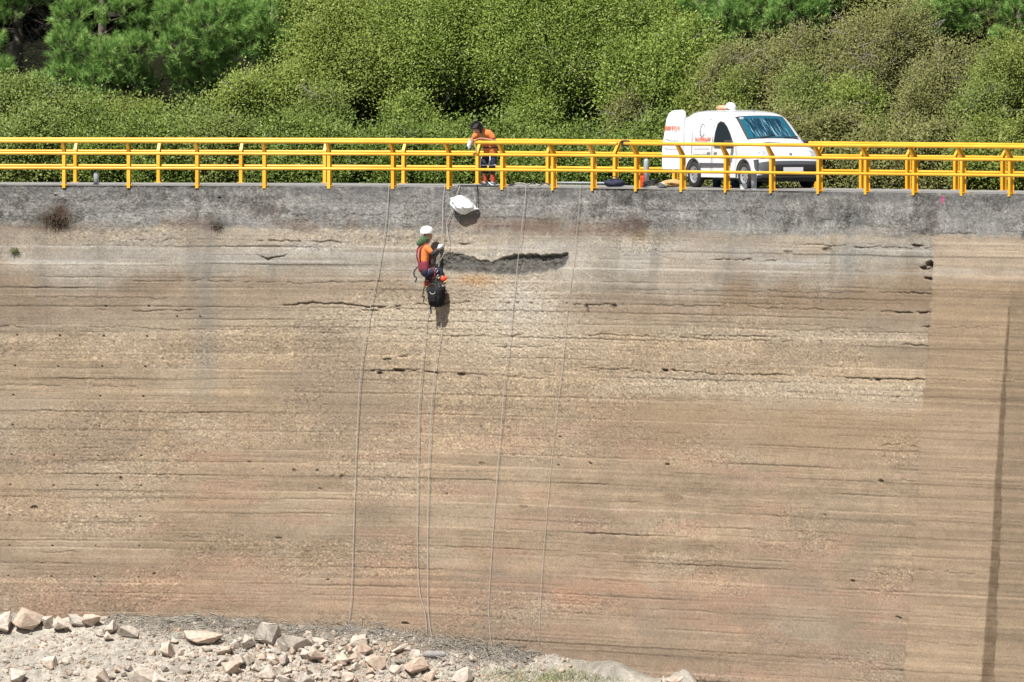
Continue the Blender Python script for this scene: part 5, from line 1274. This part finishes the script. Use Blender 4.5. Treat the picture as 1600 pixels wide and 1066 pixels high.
for s_ in (.10, -.10):
    m = MB(); m.tube([SW(.0 + .03, s_ * 1.1, .47) - ft + (F2 * math.cos(a) + R2 * math.sin(a)) * .092 for a in np.linspace(0, 2 * math.pi, 17)], .014, 5); m.build('reflective_band', M['reflect'], tr, smooth=True)
    MB().tube(smooth_path([SW(*q) - ft for q in ((.09, s_, .70), (.12, s_ * 1.3, .60), (.15, s_ * 1.2, .48))], 3), .012, 5).build('hanging_cord', M['reflect'], tr)
for k, s_ in (('R', .11), ('L', -.12)):
    gt_ = skin('gaiter', {'a': ((.02, s_, .30), .060), 'b': ((.0, s_, .18), .066), 'c': ((-.01, s_, .10), .062)}, chain('a', 'b', 'c'), 'b', mat('red_gaiter_cloth', (.40, .07, .035), .8, var=.2), st, W=SW)
    skin('boot', {'a': ((-.01, s_, .10), .056), 'h': ((-.06, s_, .05), .045), 'b': ((.07, s_ * 1.05, .055), .048), 't': ((.16, s_ * 1.1, .045), .042)}, chain('h', 'a', 'b', 't'), 'a', M['grey'], st, W=SW)
m = MB(); m.tube([SW(-.05, 0, .86) - ft + (F2 * math.cos(a) * .155 + R2 * math.sin(a) * .16) for a in np.linspace(0, 2 * math.pi, 21)], .018, 6); m.build('belt', M['charcoal'], st, smooth=True)
# things he handles
def blob(name, c, rad, material, label, cat, seed, rough=.22, squash=None, parent=None):
    r_ = np.random.default_rng(seed); bm = bmesh.new(); bmesh.ops.create_icosphere(bm, subdivisions=4, radius=1)
    P = np.array([v.co for v in bm.verts]); k = fbm(P[:, 0] * 1 + 5 + P[:, 2], P[:, 1] + 9 - P[:, 2] * .7, 1.6, 1.6, 4, seed) - .5; fold = np.abs(fbm(P[:, 0] + 3, P[:, 2] + P[:, 1] + 3, 3.2, 3.2, 3, seed + 3) - .5)
    for v, a, f_ in zip(bm.verts, k, fold):
        v.co = v.co * (1 + a * rough * 2 - f_ * rough)
        if squash: v.co = squash(v.co)
        v.co = Vector((v.co.x * rad[0], v.co.y * rad[1], v.co.z * rad[2]))
    me = bpy.data.meshes.new(name); bm.to_mesh(me); bm.free(); me.materials.append(material)
    for p in me.polygons: p.use_smooth = True
    o = link(name, me, parent, c)
    return tag(o, label, cat) if label else o
hw_ = SW(.56, .10, .93)
blob('rag', hw_ , (.045, .035, .09), M['reflect'], 'white rag held over the rail by the stooping worker', 'rag', 31, .5)
m = MB(); m.tube(smooth_path([SW(.50, .0, 1.04), SW(.50, -.02, .92), SW(.47, -.03, .82), SW(.49, -.02, .74)], 4), [.02] * 12 + [.015], 8)
tag(m.build('sling', M['tan'], smooth=True), 'tan webbing sling hanging in the hands of the stooping worker', 'sling')

# ------------------------------------------------------------------ ropes on the wall
def rope(pts, label, r_=.0072, material='rope', lift=.065, extra=(), name='rope', pre=()):
    P = list(pre) + [on_wall(x, y, lift if y > 296 else .03) for x, y in pts] + list(extra)
    P = smooth_path(P, 5)
    return tag(MB().tube(P, r_, 6).build(name, M[material], smooth=True), label, 'rope')
def deck(px, e, z=0.0):
    c_, t_, n_ = crest(px); q = c_ + n_ * e
    for _ in range(3): q = q + t_ * (px - project(np.array(q))[0]) / 72 / max(.5, t_.x)
    q.z = z; return q
def anchor(px, e=.35): return [deck(px + 4, e, .03), deck(px + 1, .10, .035)]
coil = []
g0 = on_wall(545, 980, .12)
for k in range(30):
    a = k * .55; coil.append(g0 + tw * (.02 + .16 * math.sin(a) * (1 - k / 45) + .10 * k / 30) + Vector((0, 0, -.02 - .10 * (k % 7) / 7 + .10 * math.cos(a))) - nw * (.10 + .004 * k))
rope([(608,293),(605,330),(600,370),(594,405),(588,440),(580,475),(573,510),(567,550),(562,600),(559,650),(557,700),(554,780),(551,880),(549,930),(545,972)], 'rope that drapes farthest from the van and ends in a coil at the dam foot', extra=coil, pre=anchor(608))
hR = HW(.36, .06, .56); hL = HW(.37, .0, .50)
rope([(695,293),(692,318)], 'rope running from the crest edge down to the gloved hands of the hanging worker', extra=[HW(.38, .08, .95), hR, hL, HW(.27, .05, .25), HW(.16, .03, .12)], pre=anchor(695))
rope([(718,293),(711,312),(703,336),(698,352)], 'rope from the white sack down to the worker harness', extra=[HW(.46, .25, .62), HW(.34, .16, .30), HW(.18, .10, .08)], pre=anchor(718))
rope([(668,492),(664,520),(660,560),(656,610),(654,660),(653,720),(652,790),(652,850),(653,900),(657,932),(663,952),(666,975),(666,988),(661,996)], 'free rope hanging from the worker to the dam foot with a kink near its end', pre=[HW(.20, -.02, -.05), HW(.32, .02, -.45)])
rope([(690,503),(686,530),(681,560),(677,600),(674,640),(671,700),(669,770),(668,850),(668,920),(669,955),(672,980),(676,1000)], 'free rope hanging from the tool bag straight to the dam foot', pre=[bc + Vector((.06, .08, -.2)), bc + Vector((.08, .16, -.5))])
rope([(822,293),(819,325),(815,360),(810,400),(806,440),(801,485),(796,530),(790,580),(785,640),(780,700),(776,750),(771,820),(768,870),(765,920),(764,960),(766,990),(766,1002),(758,1008)], 'rope crossing the hacked out grey patch, ending in a hook at the foot', r_=.0065, pre=anchor(822))
rope([(907,293),(904,330),(900,370),(895,415),(890,460),(885,510),(880,560),(873,620),(865,690),(858,760),(853,820),(848,880),(844,950),(842,1010)], 'thin pale rope nearest to the van, hanging past the end of the grey patch', r_=.0048, pre=anchor(907))
rope([(745,290),(745.5,303),(745,318),(744,328)], 'short black cord holding the white sack from the crest', r_=.011, material='darkrope', pre=anchor(745))
P = [deck(x, e, .025) for x, e in ((716,.02),(722,.05),(735,.04),(748,.10),(760,.03),(774,.06),(783,.12))]
tag(MB().tube(smooth_path(P, 4), .02, 6).build('rope', M['darkrope'], smooth=True), 'black padded rope lying along the crest edge at the stooping worker', 'rope')
P = [deck(x, e, z) for x, e, z in ((790,.3,.03),(800,.5,.05),(812,.25,.09),(824,.3,.06),(833,.5,.11),(842,.3,.05),(852,.2,.10),(860,.4,.05),(868,.3,.03))]
tag(MB().tube(smooth_path(P, 5), .018, 6).build('rope', M['rope'], smooth=True), 'grey rope lying in loose loops on the crest between two rail posts', 'rope')
P = [deck(x, .15, z) for x, z in ((762,.13),(767,.06),(773,.03),(780,.02))]
tag(MB().tube(smooth_path(P, 4), .014, 6).build('rope', M['reflect'], smooth=True), 'pale rope end lying at the feet of the stooping worker', 'rope')
P = [deck(977 + 7 * math.sin(k * 1.9), -.14 + .015 * (k % 3), .99 + .06 * math.cos(k * 1.3)) for k in range(18)]
tag(MB().tube(smooth_path(P, 4), .015, 6).build('rope', M['darkrope'], smooth=True), 'dark rope knotted round the gap in the top rail', 'rope')
# white sack on the wall
sc = on_wall(722, 321, .13)
wm_ = Matrix(((tw.x, nw.x, 0), (tw.y, nw.y, 0), (0, 0, 1)))
_, t7, n7 = crest(722); rot = Matrix(((t7.x, n7.x, 0), (t7.y, n7.y, 0), (0, 0, 1)))
def sq(v):
    x = v.x; tap = 1 - .62 * max(0, x) ** 1.3 if x > 0 else 1 - .18 * x * x
    return Vector((x * (1.12 if x > 0 else .9), v.y, v.z * tap - .30 * x))
sk = blob('white_sack', sc, (.36, .19, .20), M['sack'], 'white woven sack hanging below the crest edge above the worker', 'sack', 55, rough=.34, squash=sq)
sk.rotation_euler = (0, 0, math.atan2(t7.y, t7.x))

# ------------------------------------------------------------------ small things on the crest
def bollard(px, e, h, r_, label, material='grey'):
    q = deck(px, e, 0); th = tag(empty('bollard', q), label, 'bollard')
    MB().lathe([(0, 0), (r_, 0), (r_, h * .86), (r_ * .9, h * .95), (r_ * .5, h), (0, h)], 18).build('post', M[material], th, smooth=True)
    MB().lathe([(0, .0), (r_ * 1.5, .0), (r_ * 1.5, .02), (r_, .03)], 18).build('base_plate', M[material], th)
    return th
bollard(150.5, .30, .30, .062, 'short grey bollard standing alone on the crest behind the railing')
bollard(1178, .35, .41, .060, 'pale grey bollard in front of the van wheel', 'grey')
bollard(1010, 2.9, .62, .060, 'tall grey pipe post behind the red container and black hose')
th = tag(empty('duffel_bag', deck(961, 1.0, .02)), 'dark navy gear bag lying on the crest beside the red container', 'bag')
b = blob('bag_body', (0, 0, .085), (.24, .15, .10), M['navy'], None, None, 61, .18, parent=th)
MB().tube(smooth_path([(-.1, -.1, .14), (-.05, -.12, .22), (.05, -.12, .22), (.1, -.1, .14)], 3), .012, 6).build('handle', M['charcoal'], th)
th = tag(empty('fuel_can', deck(1002, .9, .02)), 'orange red plastic container standing on the crest by the rail post', 'container')
m = MB(); m.box((0, 0, .13), (.16, .20, .25), bevel=.04); m.build('can_body', M['orangered'], th, smooth=False)
MB().tube(smooth_path([(-.05, 0, .25), (-.04, 0, .31), (.05, 0, .31), (.06, 0, .25)], 3), .016, 6).build('handle', M['orangered'], th)
MB().lathe([(0, .25), (.03, .25), (.03, .29), (0, .29)], 12, Matrix.Translation((.05, .05, 0))).build('cap', M['black'], th)
q0 = deck(1016, .75, .02); P = []
for k in range(60): a = k * .42; P.append(q0 + Vector((.15 * math.cos(a) + .01 * math.sin(k), .12 * math.sin(a), .05 + .10 * (.5 + .5 * math.sin(a * .27)) + .03 * math.cos(a))))
tag(MB().tube(smooth_path(P, 2), .017, 6).build('hose_coil', M['black'], smooth=True), 'coil of black hose lying on the crest beside the red container', 'hose')
th = tag(empty('canvas_sack', deck(1045, .7, .02)), 'crumpled tan and orange sack lying on the crest behind the van', 'sack')
blob('sack_body', (0, 0, .08), (.30, .2, .15), M['tan'], None, None, 71, .3, parent=th, squash=lambda v: Vector((v.x, v.y, v.z * (.65 + .5 * v.x) if v.z > 0 else v.z * .5)))
blob('sack_flap', (-.12, -.08, .06), (.14, .12, .07), M['sack'], None, None, 73, .3, parent=th)
P = [deck(x, WID - .35, .06) for x in (868, 890, 915, 940, 964)]
tag(MB().tube(P, .02, 10).build('pipe', M['grey'], smooth=True), 'long pale pipe lying along the back edge of the crest', 'pipe')
q = deck(1162, .45, .0); m = MB(); m.box(q + Vector((0, 0, .06)), (.14, .12, .10), bevel=.01); m.box(q + Vector((0, 0, .115)), (.15, .13, .02), bevel=.004)
tag(m.build('white_box', M['whiteplastic']), 'small white box on the crest beside the bollard at the van wheel', 'box')
for px, lb in ((1120, 'small blue tub under the van sill near the rear wheel'), (1149, 'small blue tub under the van sill close to the front wheel')):
    q = deck(px, 2.3, .03); th = tag(empty('blue_tub', q), lb, 'tub', 'blue tubs under the van')
    MB().lathe([(0, 0), (.085, 0), (.10, .19), (.108, .20), (.095, .20), (.08, .03), (0, .03)], 18).build('tub_body', M['blue'], th, smooth=True)
    MB().tube([Vector((.10 * math.cos(a), .0, .19 + .06 * math.sin(a))) for a in np.linspace(0, math.pi, 9)], .005, 5).build('handle', M['steel'], th)
# helmet and cloth on the van roof
rz = van_world(1.35, .05, 1.835)
for _ in range(3): rz = rz + hd * ((1141 - project(np.array(rz))[0]) / 72 / .47)
th = tag(empty('safety_helmet', rz), 'white safety helmet lying on the van roof', 'helmet')
MB().lathe([(.125, 0), (.13, .02), (.12, .08), (.09, .12), (.04, .145), (0, .15)], 20, Matrix.Rotation(R(20), 4, 'Y')).build('shell', M['whiteplastic'], th, smooth=True)
MB().lathe([(.125, .0), (.16, -.005), (.16, .01), (.125, .02)], 20, Matrix.Rotation(R(20), 4, 'Y')).build('brim', M['whiteplastic'], th, smooth=True)
blob('orange_cloth', rz + Vector((-.15, .02, .025)), (.16, .14, .06), mat('faded_orange_cloth', (.70, .36, .22), .9, var=.2, scale=12), 'crumpled orange cloth lying beside the helmet on the van roof', 'cloth', 81, .3)
# weeds rooted in the wall
def weed(px, py, n_, ln, label, material, name='wall_weed', spread=.08):
    r_ = np.random.default_rng(int(px)); c_ = on_wall(px, py, .0); _, t_, n_ = crest(px), None, None
    _, t_, nn = crest(px); th = tag(empty(name, c_), label, 'weed'); m = MB()
    for _ in range(n_ if isinstance(n_, int) else 60):
        pass
    for _ in range(int(ln[2])):
        b = t_ * r_.normal() * spread + Vector((0, 0, r_.normal() * spread * .5)); d_ = t_ * r_.normal() * .6 - nn * r_.uniform(.3, 1) + Vector((0, 0, r_.normal() * .5 + ln[3])); d_ = d_.normalized() * r_.uniform(ln[0], ln[1])
        m.tube([b, b + d_ * .5, b + d_ + Vector((0, 0, -.02))], [.007, .006, .002], 4, False)
    m.build('stems', material, th)
m_weed = mat('weed_green', (.12, .15, .05), .8, var=.3)
m_dead = mat('dead_weed_brown', (.075, .052, .035), .9, var=.4, scale=9)
weed(24, 393, 0, (.06, .14, 46, .6), 'small green weed growing from the pale band of the wall', m_weed, spread=.035)
weed(88, 343, 0, (.08, .20, 150, -.1), 'dead brown weed spreading from a hollow in the parapet', m_dead, spread=.13)
weed(340, 355, 0, (.05, .11, 40, 0), 'small dark weed under the parapet near a grey run', m_dead, spread=.06)
